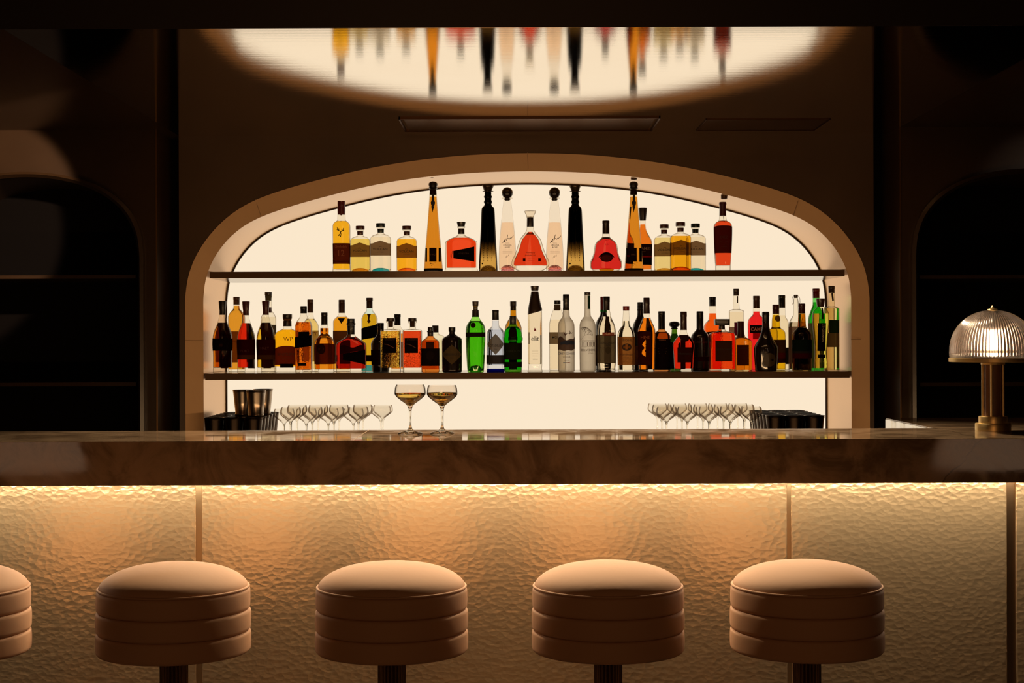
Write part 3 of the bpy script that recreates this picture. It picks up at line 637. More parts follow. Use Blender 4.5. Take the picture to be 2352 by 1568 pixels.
# flat square decanter
b = Bot('rum_decanter', 'wide square red-orange decanter with a slanted black flag label', 1060, DF, UP, [(U_, 38), (619, 37.5), (617, 36.5), (560, 36.8), (556, 36), (552, 31), (547, 22), (543, 13), (540, 8.5), (538, 7.2), (524, 7.2), (523, 9), (520, 9)], n=6, ratio=.45)
b.body(glass(e0=.5)); b.liq(liquid('EE3A10', 1.18), 546.5, 615, 2.6)
b.cap(510, 520.5, 10.4, 8, '2A2420'); b.cap(525, 537.5, 7.4, 7.6, '2A1A1E', 'neck_wrap')
l = b.patch(-18, 30.5, lambda u: 577 - 10 * u, lambda u: 594 + 8 * u, paper('120806', .03)); b.text('XO EXTRA', 583, 5, '3A2418', l, x=6)
b.stroke([[(-20, 577), (-22, 594)], [(-23, 580), (-24, 590)]], .8, '3A0A04', name='lettering')
def clase(cx, where):
    b = Bot('tequila_decanter', where, cx, DF, UP, [(U_, 21.6), (600, 20.8), (560, 18.8), (510, 16.4), (482, 15), (478, 14), (474, 10.5), (471, 8.3), (469, 8), (464, 9.6), (460, 8), (456, 7.9), (452, 9.6), (448, 7.8), (444, 8), (441, 7.6)])
    b.body(gradglass()); b.rings([(441, 7.5), (440.5, 12.5), (439, 12.5), (438, 8.5), (436, 9.8), (430, 12), (427, 13.6), (425.5, 13.2)], pbr('smoky_stopper', (.09, .06, .035), .12, .6), 'stopper')
    b.mound(liquid('8a7030', 1.6, .8), 14, .85)
    for x in (-10, -1.5, 9):
        b.stroke([[(x, y), (x + .1, y + 2.2)] for y in range(563, 600, 4)], 1.5, '120A04', name='lettering')
    b.disc(-13, 606, 1.8, 1.8, 'plain' if False else pbr('ink_dot', (.01, .006, .003), .6), name='emblem')
clase(1121.6, 'black and gold fluted decanter left of the first rosé bottle'); clase(1322, 'black and gold fluted decanter right of the second rosé bottle')
def rose(cx, where):
    b = Bot('tequila_bottle', where, cx, 6.93, UP, [(U_, 20), (600, 20.3), (570, 19.3), (540, 17), (512, 14.4), (480, 11), (464, 9), (460, 8.6), (457, 9), (456, 12), (454.5, 12)])
    b.body(glass((.98, .96, .93), .45, e0=.7)); b.liq(liquid('FBDCC0', 1.12), 511.5, 619, .8)
    b.rings([(461, 5), (458, 7.5), (456.5, 7.6), (455.5, 6)] + [(443 + 13 * math.cos(t), max(.4, 13 * math.sin(t))) for t in [PI * i / 14 for i in range(1, 15)]][1:], pbr('black_ball', (.02, .012, .008), .18), 'stopper')
    b.mound(liquid('F0909A', 1.25, .5), 16, .8)
    b.stroke([[(-11, 559), (-6, 552), (-3, 549), (-8, 557), (-2, 553), (0, 544), (1, 540), (-1, 551), (2, 548), (4, 551), (7, 547), (8, 549), (14, 542)]], 1.0, '2A1410', name='lettering')
    b.text('TEQUILA', 559.6, 2.4, '4a2a20'); b.text('CELOSA', 564, 5, '2A1410', sx=1.05, bold=.04); b.text('ROSE', 569.5, 5, '2A1410', bold=.04)
    for y in (575, 578.5, 582): b.stroke([[(-11, y), (11, y)]], .35, 'B08870', name='rule')
    b.stroke([[(-5, 594), (-1, 587), (-2, 593), (3, 586), (4, 590)]], .5, 'A07868', name='lettering')
rose(1166, 'clear pale pink bottle with black ball stopper left of the bell-shaped cognac decanter'); rose(1274.6, 'clear pale pink bottle with black ball stopper right of the bell-shaped cognac decanter')
b = Bot('cognac_decanter', 'bell-shaped red cognac decanter with clear glass stopper at centre of upper shelf', 1218.5, DF, UP, [(U_, 27), (619, 33), (613, 40.5), (606, 43.5), (598, 42), (588, 37.5), (575, 32), (560, 27.5), (550, 24), (542, 18), (534, 11.5), (528, 8.6), (521, 7.8), (500, 7.4), (499, 8.5), (497.5, 8.5)], n=2.4, ratio=.42)
b.body(glass(e0=.45, edge=.3)); b.liq(liquid('E23414', 1.22), 533, 610, 5.2)
b.cap(499.5, 521, 7.6, 8, '2A1C16', 'neck_wrap'); b.rings([(499, 7.8), (495, 9), (489, 12.2), (486, 13.2), (484.4, 12.6)], glass((.95, .9, .82), .2, e0=.4), 'stopper')
b.text('Hennessy', 581, 6, '6A0E04', sx=.9); b.text('PARADIS', 587.5, 4.4, '6A0E04', sx=1.5); b.rect(594, 601, '3A0804', -17.5, -11.5); b.rect(594, 601, '3A0804', 18, 24, name='label')
b.stroke([[(-6, 594), (9, 594)], [(-6, 599), (9, 599)]], .4, '8A1A08', name='rule')
b = Bot('cognac_bottle', 'squat gourd-shaped crimson cognac bottle with black oval label', 1392.3, DF, UP, [(U_, 27), (619, 33), (612, 37), (604, 36.8), (594, 33), (582, 28.5), (570, 26.8), (562, 25.3), (555, 21), (549, 13.5), (545.5, 9.6), (543, 8.6), (520, 8), (508, 7.6)], n=2.3, ratio=.5)
b.body(glass(e0=.5, edge=.2)); b.liq(liquid('DC2320', 1.25), 546, 619, 1.6)
b.rings([(537, 7.6), (530, 8), (514, 7.8), (513, 8.3), (507.5, 8.3), (506.6, 7.6)], '2C1E14'); b.cap(545, 549.5, 9.4, 12.5, '2A0A08', 'neck_band')
b.patch(-18, 18, lambda u: 580 + 11 * (2 * u - 1) ** 2, lambda u: 587 + 6 * (2 * u - 1) ** 2, paper('14060A', .02)); b.disc(0, 593.5, 14.5, 9, paper('3A0E08', .08), off=.0012)
b.disc(0, 593.5, 11.5, 6.5, paper('5A1A10', .05), off=.0018); b.text('Hennessy', 593.5, 4.4, '1A0604', off=.0024); b.text('X.O', 562.5, 5, '7A0E0A')
b.disc(0, 620, 17, 3.5, paper('E0901C', .7, 'F0A020'), name='foot')
b = Bot('cognac_bottle', 'orange cognac bottle half hidden behind the right tall amber cone bottle', 1477, DM, UP, [(U_, 20), (600, 20.2), (560, 20.8), (552, 20), (543, 15.5), (533, 10), (524, 7.4), (510, 6.6), (500, 7)])
b.body(CLR); b.liq(liquid('F0761A', 1.22), 515.5, 619, .8); b.cap(477.6, 506.5, 10, 7.4, '2A1C12')
l = b.rect(561.5, 588.5, paper('2A0E0A', .04)); b.text('CAMUS', 572, 8.5, 'A08068', l, x=3, bold=.05); b.text('VSOP', 579, 3.5, '907058', l); b.rect(588.5, 592, paper('8A1A10', .2), name='label_band'); b.rect(592, 609, paper('1A0C0C', .03), name='lower_label')
volcan(1526, 23, 515.5, 'F5E29A', 'D8A040', '4A1C12', 'pale straw tequila bottle, left of three with peaked labels on the right', lw='7e6444', D=DM)
volcan(1597.8, 22.8, 513.8, None, '1AA0B8', '16211B', 'clear tequila bottle with blue base, right of three with peaked labels', lw='7e6a52', D=DM)
volcan(1563.5, 23.6, 510.5, 'F8AC16', 'E05A18', '4A1C12', 'deep amber tequila bottle standing in front of two paler ones', lw='5e3c22', D=6.83)
b = Bot('rum_bottle', 'red-orange bottle with wax-red cap at far right of upper shelf', 1660.8, DF, UP, [(U_, 17), (612, 17), (600, 18), (570, 19.4), (525, 20.6), (517, 20), (511, 15.5), (507, 9.5), (500, 8), (480, 7.6), (470, 7.6)], n=3)
b.body(glass(e0=.5)); b.liq(liquid('E8401A', 1.2), 507, 610, .9); b.rings([(496, 8), (473, 7.6), (470, 8.6), (465.5, 8.4), (464, 7.4)], '46101A')
b.patch(-99, 99, lambda u: 522 - 3 * math.sin(PI * u), lambda u: 582, paper('46180E', .12, '6a2a12')); b.text('DIEZ', 546, 8, '2A0C06', bold=.02); b.stroke([[(-8, 556), (8, 556)], [(-6, 562), (6, 562)], [(-7, 568), (7, 568)]], .6, '2A0C06', name='rule')
b.stroke([[(0, 497), (1, 508), (3, 512)]], .9, '2A0808', name='cord')

# ---- lower shelf
L_ = 855.3
def curvy(name, lab, cx, hw, ytop, capc, liqc, ylab, D=DF, strip=None, labc='2A0606', backhalf=0):
    k = hw / 22.5; dy = ytop - 691
    b = Bot(name, lab, cx, D, LO, [(L_, hw * .95), (850, hw * .96), (820, hw * .95), (790, hw), (776, hw * .98), (762 + dy, hw * .86), (748 + dy, hw * .62), (738 + dy, hw * .46), (728 + dy, hw * .34), (722 + dy, hw * .31), (700 + dy, 6)])
    b.body(CLR); b.liq(liquid(liqc, 1.27), 741 + dy, 844, 1)
    b.rings([(723 + dy, 7), (712 + dy, 6.8), (709 + dy, 7.4), (ytop + 2, 8.8), (ytop, 8.4)], capc)
    if backhalf: b.patch(*backhalf[:2], lambda u: 742 + dy, lambda u: 846, paper(backhalf[2], .06), off=-.0012, name='back_label', side=-1)
    l = b.rect(ylab[0], ylab[1], paper(labc, .05))
    if strip: b.rect(ylab[1], strip, paper('4A2A14', .12), name='label_band')
    return b, l
b, l = curvy('whisky_bottle', 'amber whisky bottle with black cap and black label at far left of lower shelf', 511, 23, 691, '120C0A', 'D06A10', (777, 805), labc='100808', backhalf=(-8, 9, '2a0c04')); b.rect(789, 796, '2A1810', -4, 4, name='label_emblem')
b, l = curvy('whisky_bottle', 'ruby whisky bottle with dark red flared cap, third from left on lower shelf', 565, 20.9, 692, '4A0C0E', 'D81E08', (779.5, 815), strip=825.5, labc='2E0404', backhalf=(1, 22, '1c0404')); b.text('PORT', 806, 8, '4A1008', l)
b, l = curvy('whisky_bottle', 'yellow whisky bottle with dark red flared cap and maroon label', 610.5, 21.6, 691, '4A0C12', 'E8B820', (779.5, 815), strip=826, labc='300604', backhalf=(-9, 9, '3a1804')); b.text('MALT', 800, 8, '4A1008', l)
def std(name, lab, cx, D, hw, cap, capc, neck, shoulder, base_hw=None, n=2, ratio=1, segs=48, yb=None):
    """cap (y0,y1,h0,h1); neck (hw at cap, y where the shoulder starts, hw there); shoulder (y end)"""
    bh = base_hw or hw; y0, h0 = neck[1], neck[2]; ye = shoulder
    pr = [(L_, bh * .97), (L_ - 3, bh), ((L_ + ye) / 2 + 10, (bh + hw) / 2), (ye, hw), (ye - (ye - y0) * .25, h0 + (hw - h0) * .88), (ye - (ye - y0) * .55, h0 + (hw - h0) * .58), (ye - (ye - y0) * .8, h0 + (hw - h0) * .22), (y0, h0), (cap[1] + .5, neck[0]), (cap[1] - 3, neck[0] * .97)]
    ys = []; out = []
    for p in pr:
        if not ys or p[0] < ys[-1] - .4: ys.append(p[0]); out.append(p)
    b = Bot(name, lab, cx, D, LO, out, n, ratio)
    if cap[1] - cap[0] > 14: b.rings([(cap[1], cap[3]), (cap[0] + 8, cap[3]), (cap[0] + 7.6, cap[3] * .95), (cap[0] + 6.8, cap[2] * 1.02), (cap[0] + 1, cap[2] * 1.02), (cap[0], cap[2] * .93)], capc)
    else: b.cap(*cap, capc)
    return b
b = std('whisky_bottle', 'hazy amber whisky bottle with brown cap behind the two leftmost front bottles', 543.3, DB, 19.5, (682, 699.5, 7.4, 7.2), '5A3A24', (7, 709, 8), 728)
b.body(CLR); b.liq(liquid('E39A28', 1.2), 702, 848, .8); b.rect(761, 832, paper('6A3A14', .3, 'b07830')); b.text('SINGLE', 784, 7, '8A2A14')
b = std('tequila_bottle', 'clear bottle with cork stopper behind the yellow whisky bottle', 616.5, DB, 17.5, (670.6, 678.5, 8.3, 8.3), '3A2418', (7, 712, 7.5), 732)
b.body(glass(e0=.5)); b.liq(liquid('F4EEDC', 1.2), 728, 848, .8); b.cap(678.5, 690.5, 7.6, 6.8, paper('70664a', .3), 'cork'); b.cap(706, 718, 7.2, 7.6, '6A1010', 'neck_seal'); b.rect(746, 770, paper('5A5040', .2))
b = Bot('whisky_bottle', 'broad golden-yellow whiskey bottle with maroon domed label', 660, 6.925, LO, [(L_, 29), (775, 29), (768, 28), (761, 22), (756.5, 13), (754.5, 9.5), (750, 9.2), (736, 9.2)], n=3.2, ratio=.6)
b.body(CLR); b.liq(liquid('FFB60C', 1.15), 757, 841, .7); b.cap(721.6, 732, 10.8, 10.6, '241A14'); b.cap(732, 736.5, 9.8, 8.6, paper('8a6040', .2), 'cork'); b.cap(736.5, 749.5, 9.4, 9.6, '1E1210', 'neck_wrap')
l = b.patch(-29, 29, lambda u: 803 - 9 * math.sin(PI * u), lambda u: 838 , paper('6A2410', .14, '8a3a14')); b.text('WHISTLEPIG', 814, 9.5, '3A1008', l, sx=.8, bold=.05); b.text('STRAIGHT RYE', 822.5, 3.6, '3A1008', l); b.text('10', 829, 6, '3A1008', l)
b.rect(835, 844, '140A08', -15, 16, name='lower_label', off=.001); b.text('WP', 779, 14, 'C07808', x=4)
b = std('whisky_bottle', 'orange square whisky bottle with slanted black label and black cap', 697.5, DF, 18.6, (703, 719.6, 7.5, 7.5), '141014', (6.6, 726, 8), 750, n=6, ratio=1)
b.body(CLR); b.liq(liquid('EA6A0C', 1.2, .15), 740, 849, .8)
l = b.patch(-99, 99, lambda u: 775 - 6 * u, lambda u: 801 - 7 * u, paper('0C0608', .02)); b.rect(762, 775, '10080A', -10, 15, off=.001, name='upper_label'); b.rect(833, 840, '180A06', -11, 8, name='lower_label')
b.stroke([[(-4, 826), (3, 818), (0, 812), (5, 808)], [(0, 815), (-3, 820)]], 1, '7A2A08')
b = std('whisky_bottle', 'pale straw whisky bottle with gold cap behind the square orange bottle', 713, DB, 18.6, (688, 718, 7, 7), '5A3610', (6.6, 729, 7.5), 750)
b.body(CLR); b.liq(liquid('F6DC8A', 1.2), 732, 846, .8); l = b.rect(759, 830, paper('C8A870', .35, 'e0c080')); b.text('THE', 764, 4, '8A2A14', l, x=9); b.text('ET', 767, 10, 'A02A14', l, x=10.5, bold=.1)
b = Bot('whisky_bottle', 'small round-shouldered amber bottle with bulging neck and brown label', 745, DF, LO, [(L_, 22.5), (835, 23), (800, 23.4), (786, 22.6), (777, 18.5), (769.5, 11.5), (767, 9.6), (761, 10), (755, 9.8), (751, 8.2), (747, 7.4), (722, 7)])
b.body(CLR); b.liq(liquid('EC8A14', 1.25), 753.5, 848, .8); b.rings([(746, 7.3), (727, 7.3), (726, 6.9), (725, 7.4), (718.7, 7.4), (717.7, 6.9)], '1C120E')
l = b.patch(-99, 99, lambda u: 790 + (1.5 if .35 < u < .75 else 0) * -1, lambda u: 836, paper('4A1C06', .16, '8a3a08')); b.disc(-5, 801, 10, 12, paper('2A1006', .05), parent=l, name='emblem')
b = std('whisky_bottle', 'honey whisky bottle with brown cap and pale label behind the squat red decanter', 785, DB, 20.2, (688.5, 718.7, 7.2, 7.4), '4A2A14', (7, 724, 8.5), 739)
b.body(CLR); b.liq(liquid('F0A018', 1.2), 727.6, 848, .8); l = b.rect(759.5, 835, paper('8A6450', .12)); b.text('MACALLAN', 781, 5.5, '4A2A1A', l); b.poly([(-8, 731), (9, 731), (1, 744)], '2A1408'); b.text('12', 735, 5, '8a6030', off=.002)
b = Bot('rum_decanter', 'squat dark red decanter with broad shoulders and black label', 806, DF, LO, [(L_, 34), (845, 34.8), (795, 35), (789, 33.5), (783, 26), (776, 16), (771, 10), (767, 8.6), (745, 8.4)], n=4, ratio=.55)
b.body(glass(e0=.5, edge=.15)); b.liq(liquid('A81408', 1.3), 774, 846, 1.4); b.cap(732, 742, 8.8, 8.8, '15100E'); b.cap(742, 746.5, 10.6, 10.2, '241814', 'collar'); b.cap(747, 768, 8.8, 8.2, '18100E', 'neck_wrap')
b.patch(-17, 34, lambda u: 812 - 10 * u, lambda u: 826 + 12 * u, paper('0E0A0C', .02)); b.patch(-24, 30, lambda u: 795 - 3 * math.sin(u * 9), lambda u: 812 - 8 * u, paper('2A0604', .12, '5a0a04'), name='upper_label')
b = std('whisky_bottle', 'tall amber and blue-tinted whisky bottle with slanted dark label', 848.7, DB, 18.3, (684, 708, 7.8, 7.2), '3A2014', (6.8, 712, 7), 732, n=3)
b.body(glass((.86, .97, .98), .5, e0=.4)); b.liq(liquid('F0A416', 1.15), 721, 838, 1.6); b.patch(-99, 99, lambda u: 756 - 13 * u, lambda u: 782 - 9 * u, paper('14100A', .03))
b.rect(815, 830, '1A0E08', name='lower_label'); b.rect(838, 851, paper('50B8B8', .5, '60c8c8'), name='foot_band'); b.poly([(-5, 721), (5, 721), (2, 727), (1.5, 734), (4, 738), (0, 743), (-4, 738), (-1.5, 734), (-2, 727)], '4A1808')
b = std('liqueur_bottle', 'very dark brown bottle right of the slanted-label bottle, all but opaque', 874, DM, 22.5, (741.5, 757, 7.6, 7.6), '120A08', (7.5, 768, 8.5), 790, base_hw=19.5)
b.body(pbr('dark_brown_glass', (.018, .006, .004), .12, coat=.4)); b.rect(803, 838, '1A0A08', name='label')
def carved(cx, hw, lab, liqc, D=DF):
    b = Bot('whisky_bottle', lab, cx, D, LO, [(L_, hw), (760, hw), (757.5, hw - 2), (756.5, 12), (755.5, 8), (752, 7.8), (742, 8.2), (740, 10.3), (734, 10.3)], n=8, ratio=.9)
    b.body(glass(e0=.5, edge=.2)); b.liq(liquid(liqc, 1.35, .55), 760, 844, 1.2); b.cap(730.5, 738, 9.6, 9.6, '2E1C12'); b.cap(738, 751, 5.8, 5.4, paper('4a3420', .15), 'cork')
    l = b.rect(776, 810.5, '140A06', -17, 14); b.stroke([[(-13, 790), (-6, 791), (2, 795), (9, 799)]], 1.6, '5A2A10', l); b.text('STRAIGHT', 780, 5, '3A1A0C', l); return b
carved(897, 23, 'square cut-glass bottle of pale gold whiskey with black label', 'EFC040'); carved(947, 21.8, 'square cut-glass bottle of red-orange whiskey with black label', 'EA3C10')
b = std('liqueur_bottle', 'clear and orange bottle with long dark cap glimpsed between the two cut-glass bottles', 912.7, DB, 15.5, (721.5, 747, 7.7, 7.4), '1C1410', (7, 751, 8), 765)
b.body(CLR); b.liq(liquid('F08A18', 1.2), 766, 846, .8); b.rect(785, 842, paper('B08A6a', .3), name='label')
b = Bot('amaro_bottle', 'small brown apothecary bottle with black label and swing collar', 988.4, DF, LO, [(L_, 20), (850, 20.6), (788, 20.4), (783, 18.5), (778, 13), (773.5, 7.4), (770, 6.4), (763, 6.2)], n=3.4, ratio=.9)
b.body(glass((.90, .5, .2), .1, e0=.5)); b.liq(liquid('C86A14', 1.25), 781, 848, 1.2); b.cap(751, 761.5, 6, 6.2, '140E0C'); b.cap(760.5, 763, 8.2, 8, '201816', 'collar'); b.cap(763, 772, 6.8, 6.6, '140C0A', 'neck_wrap')
b.rect(800, 840, paper('18100C', .04)); b.disc(0, 817, 9, 11, paper('201612', .03), name='emblem'); b.rect(785, 800, paper('3A1E0A', .1), -9, 9, name='upper_label')
b = Bot('gin_bottle', 'wide clear bottle with square cap behind the small apothecary bottle', 1000, DB, LO, [(L_, 24), (782, 24), (776, 23.2), (772, 19), (768.5, 11), (766, 7.6), (755, 7)], n=4, ratio=.6)
b.body(glass((.95, .95, .86), .5, e0=.5)); b.liq(liquid('F2F0D4', 1.15), 780, 848, 1); b.cap(747.5, 763.5, 7.2, 7.2, '2A2018', n=5); b.rect(758, 763.5, '5A1410', -4, 6, name='cap_band')
b = Bot('gin_bottle', 'short black apothecary gin bottle with pale diamond label', 1038, DF, LO, [(L_, 22), (850, 23.2), (785, 23.4), (778, 22.6), (774, 18), (769.5, 10), (766, 6.6), (758, 6.2)])
b.body(pbr('black_glass', (.012, .006, .004), .1, coat=.5)); b.cap(751.5, 762, 8, 7.8, '14100E'); b.cap(762, 770, 6.4, 6.2, '1a120e', 'neck_wrap')
l = b.patch(-22, 22, lambda u: 814 - 22.5 * (1 - abs(2 * u - 1)), lambda u: 814 + 22.5 * (1 - abs(2 * u - 1)), paper('55462F', .02)); b.text("HENDRICK'S", 814, 7.2, '1C140C', l, sx=.85, bold=.05); b.text('GIN', 822, 4.6, '2A2014', l)
# green gin bottles
b = Bot('gin_bottle', 'tall fluted bright green gin bottle with dark belt and round seal', 1092, DF, LO, [(L_, 18.5), (840, 19.6), (800, 21.6), (775, 22.4), (762, 22.4), (756, 22), (747, 19.8), (739, 15), (733, 10.5), (728, 8.6), (716, 7.6)])
b.body(glass((.55, .9, .35), .2, e0=.5), flute=(10, .03), segs=120); b.liq(liquid('6ECB2C', 1.35), 737, 851, .8, flute=(10, .07), segs=120)
b.rings([(728, 8.4), (712, 7.8), (711.6, 7)], '2A2018', 'neck_wrap'); b.cap(705, 711.7, 5.4, 5.4, '5a5040', 'collar'); b.cap(703, 705, 5.8, 5.8, 'A88A20', 'band'); b.cap(692, 703, 7.5, 6.8, '4a3c30')
b.rect(763.5, 773.5, paper('241C0C', .04), name='belt'); b.disc(-5, 747, 6, 6.2, paper('28160A', .05), off=.004, name='seal'); b.mound(liquid('3c9a18', 1.5, .4), 16, .75)
b = Bot('gin_bottle', 'ribbed clear blue-based gin bottle between the two green gin bottles', 1138, 6.885, LO, [(L_, 20), (848, 20.6), (775, 20.4), (766, 20), (758, 17), (753, 12), (750, 9), (746, 8), (736, 7.6)])
b.body(glass((.86, .9, .97), .35, e0=.4), flute=(16, .03), segs=128); b.liq(liquid('DCE2F0', 1.3), 757, 838, 1, flute=(16, .04), segs=128); b.rings([(734.5, 8), (718, 7.6), (717, 7.9), (712.6, 7.9), (712, 7.3)], '1E1410')
b.cap(847, L_ - .2, 20.9, 20.3, paper('2030C8', .35, '3048e8'), 'blue_foot')
l = b.patch(-19, 19, lambda u: 790.5 - 24 * (1 - abs(2 * u - 1)), lambda u: 790.5 + 24 * (1 - abs(2 * u - 1)), paper('7C7468', .2, '9c9488'), off=.0012); b.text('CITADELLE', 794, 7.5, '26221E', l, sx=.72, off=.002, bold=.05); b.text('GIN', 802, 4, '36322E', l, off=.002); b.rect(815, 835.5, paper('3A3638', .1), name='lower_label', off=.001)
b = std('whisky_bottle', 'dark amber bottle whose neck rises behind the plain green gin bottle', 1178.8, DB, 19.3, (692, 703.5, 7.4, 7.3), '4A3A30', (6.6, 726, 7.2), 755)
b.body(glass((.9, .8, .5), .2, e0=.4)); b.liq(liquid('D8961c', 1.2), 713, 848, .8); b.cap(703.5, 713, 6.6, 6.6, '33271d', 'collar'); b.rect(770, 845, paper('4A3A18', .1), name='label')
b = Bot('gin_bottle', 'plain dark green gin bottle with black neck and round seal', 1178, DF, LO, [(L_, 19), (850, 20), (785, 20.6), (781, 22.4), (776, 22.6), (773, 21.2), (764, 20.4), (756, 17.6), (751, 12.5), (747, 9), (743, 7.8), (730, 7.2)])
b.body(glass((.35, .85, .3), .25, e0=.5)); b.liq(liquid('22A81C', 1.25), 750, 849, .9); b.cap(725.5, 745.5, 7.6, 7.9, '241C16', 'neck_wrap')
b.disc(-1, 764, 9.2, 9.2, paper('1A1006', .03), off=.003, name='seal'); l = b.rect(787.5, 826, paper('1E2210', .04)); b.rect(831, 843, paper('181C0C', .04), name='lower_label'); b.text('LONDON', 806, 7, '141a08', l)
# vodka
b = Bot('vodka_bottle', 'tallest clear vodka bottle with slanted dark brown collar on lower shelf', 1228.5, DF, LO, [(L_, 17.6), (851, 17), (846, 15.8), (838, 16.4), (800, 16.6), (715, 16.4), (700, 13.5), (685, 10.6), (672, 8.4), (669, 8)], n=2.6)
b.body(glass(e0=.5)); b.liq(liquid('FBF2E2', 1.2), 717, 836, 1.2); b.cap(656.7, 668, 9.8, 8.2, '3a2a1c')
bm = bmesh.new(); rg = lathe(bm, [(b.z(718) + (b.z(669) - b.z(718)) * i / 10, b.a(b.z(718) + (b.z(669) - b.z(718)) * i / 10) + .0009) for i in range(11)], 9, 2.6, b.am, 48, closed=False)
for k in range(3):
    for vv in rg[k]: vv.co.z += (vv.co.x / b.am) * .010 * (3 - k) / 3
mesh_obj('slanted_collar', bm, plastic('2A1A12'), b.root)
b.text('elit', 778, 16.5, '1E1614', sx=.92); b.poly([(-1, 752), (3, 759.5), (-2.5, 760)], '8A1418'); b.text('VODKA', 825, 3.4, '3A2A20'); b.stroke([[(-7, 806), (7, 806)], [(-7, 812), (7, 812)], [(-6, 817), (6, 817)]], .4, 'B8A088', name='rule')
b = std('liqueur_bottle', 'clear bottle with square-shouldered neck behind the frosted blue-label vodka', 1280, DB, 18.8, (689.7, 698.7, 7.8, 7.8), '241A16', (7, 704, 7.4), 748)
b.body(glass(e0=.55)); b.liq(liquid('FAF0DC', 1.15), 734, 848, .8); b.cap(699.5, 713, 7.6, 7.4, paper('7a6652', .2), 'collar'); l = b.rect(763, 790, paper('8A7660', .25, 'a89478')); b.text('MOLI', 775, 8, '2A1C14', l, x=-4, sx=.95, bold=.1)
b = Bot('vodka_bottle', 'frosted vodka bottle with flying geese and purple mountain picture', 1300.3, DF, LO, [(L_, 18), (852, 19), (760, 19.2), (748, 18.9), (741, 17.4), (734, 13.5), (729, 9.6), (725, 8.2), (712, 7.6), (700, 7)])
b.body(frosted()); b.rings([(712, 7.4), (691, 7.2), (690, 7.7), (677, 7.5), (676, 6.9)], '16141C')
l = b.patch(-99, 99, lambda u: 779 - 3.5 * math.sin(u * 8) + 2 * math.sin(u * 17) - 2, lambda u: 801 + 4 * math.sin(u * PI) + math.sin(u * 20), paper('55443F', .25, '806a62')); b.patch(-14, 19, lambda u: 786 - 4 * math.sin(u * PI), lambda u: 791 + math.sin(u * 20), paper('3A4258', .1), name='mountain', off=.001, parent=l)
b.text('GREY GOOSE', 812, 6.8, '3A3E7A', sx=.93, bold=.04); b.text('VODKA', 819.5, 4.6, '5A4A40', sx=1.1); b.text('FRANCE', 828.5, 2.8, '5A4A40')
b.stroke([[(-8, 832.7), (-2.6, 832.7)]], 1.6, '3060A0', name='flag_stripe'); b.stroke([[(-2.6, 832.7), (2.6, 832.7)]], 1.6, '9A8A80', name='flag_stripe'); b.stroke([[(2.6, 832.7), (8, 832.7)]], 1.6, 'A02018', name='flag_stripe')
b.poly([(-7, 761), (-3, 767), (3, 765), (-1, 769), (-3, 771.5), (-5, 768)], '4A241A'); b.stroke([[(4, 765), (8, 767), (7, 759)], [(8, 767), (10, 762)], [(11, 766), (14, 764)]], 1.1, '4A241A')
b = Bot('vodka_bottle', 'frosted vodka bottle etched with a bare tree and mansion', 1349.3, DF, LO, [(L_, 17.4), (852, 18.2), (760, 18.5), (747, 18.2), (739, 16.4), (732, 12), (727, 8.4), (722, 7.2), (700, 6.8), (677, 6.8)])
b.body(frosted()); b.cap(670.6, 677.4, 7.2, 7.2, '33261c'); b.rect(679, 710, '1F3A2A', 0, 6, name='neck_label')
tr = []
random.seed(3)
def br(x, y, a, l, d):
    x2, y2 = x + math.cos(a) * l, y - math.sin(a) * l; tr.append([(x, y), (x2, y2)])
    if d:
        for s_ in (-.45, .1, .5): br(x2, y2, a + s_ + random.uniform(-.15, .15), l * .72, d - 1)
br(-15, 780, .95, 11, 4); b.stroke([t for t in tr if all(-16.5 < x < 16.5 and y > 742 for x, y in t)], .42, '4A3A2C')
b.stroke([[(-14, 782), (17, 782)], [(-14, 785), (17, 785)], [(-14, 796), (17, 796)]], .6, '5A4838', name='mansion'); b.stroke([[(x, 786), (x, 795)] for x in (-12, -9, -4, -1, 4, 7, 12, 15)], 1.3, '5A4838', name='mansion')
b.text('BELVEDERE', 804, 7.4, '4A3A2E', sx=.88, bold=.03, x=1); b.text('VODKA', 811, 3.6, '6A5A4A', x=6)
b = std('wine_bottle', 'dark bottle with red and green banded neck behind the clear gin bottle', 1386, DB, 19, (681.5, 711, 7.4, 7.4), '7A1414', (6.8, 722, 7.6), 748)
b.body(pbr('black_glass2', (.02, .012, .008), .1, coat=.5)); b.cap(711, 716.5, 7.3, 7.3, paper('30C040', .4, '40e050'), 'neck_ring'); b.rect(770, 840, paper('3A2A20', .05), name='label')
b = Bot('gin_bottle', 'clear slope-shouldered gin bottle with ornate grey label and red strip', 1393, DF, LO, [(L_, 20.5), (845, 20), (835, 21), (765, 21.4), (752, 20.2), (742, 17), (733, 12.8), (724, 9.8), (716, 8.2), (712, 7.4), (690, 7)])
b.body(glass(e0=.42, edge=.2)); b.liq(liquid('F8EEDC', 1.3), 727, 849, .9); b.rings([(712.5, 7.6), (694, 7.6), (693, 7.9), (682, 7.9), (681, 7.2)], '1F1814')
l = b.rect(768.5, 834, paper('5F5544', .18, '8a7e66')); s_ = b.rect(763.5, 771, '8A2420', -11, 17, off=.0012, name='label_strip'); b.text('LUXARDO', 767.5, 6, 'D8B8A0', s_, x=3, sx=.95, off=.0018, bold=.06)
b.text('LONDON DRY', 787.5, 6.4, '1E1610', l, x=2, sx=.85, bold=.1); b.text('GIN', 792.5, 6, '1E1610', l, x=2, bold=.1); b.disc(2, 804, 6.5, 8, paper('4A4234', .1), parent=l, name='emblem'); b.stroke([[(-15, 797), (-10, 800), (-6, 797)], [(18, 797), (14, 800), (10, 797)], [(-16, 775), (-16, 828), (18, 828), (18, 775)]], .8, '3A3226', l)
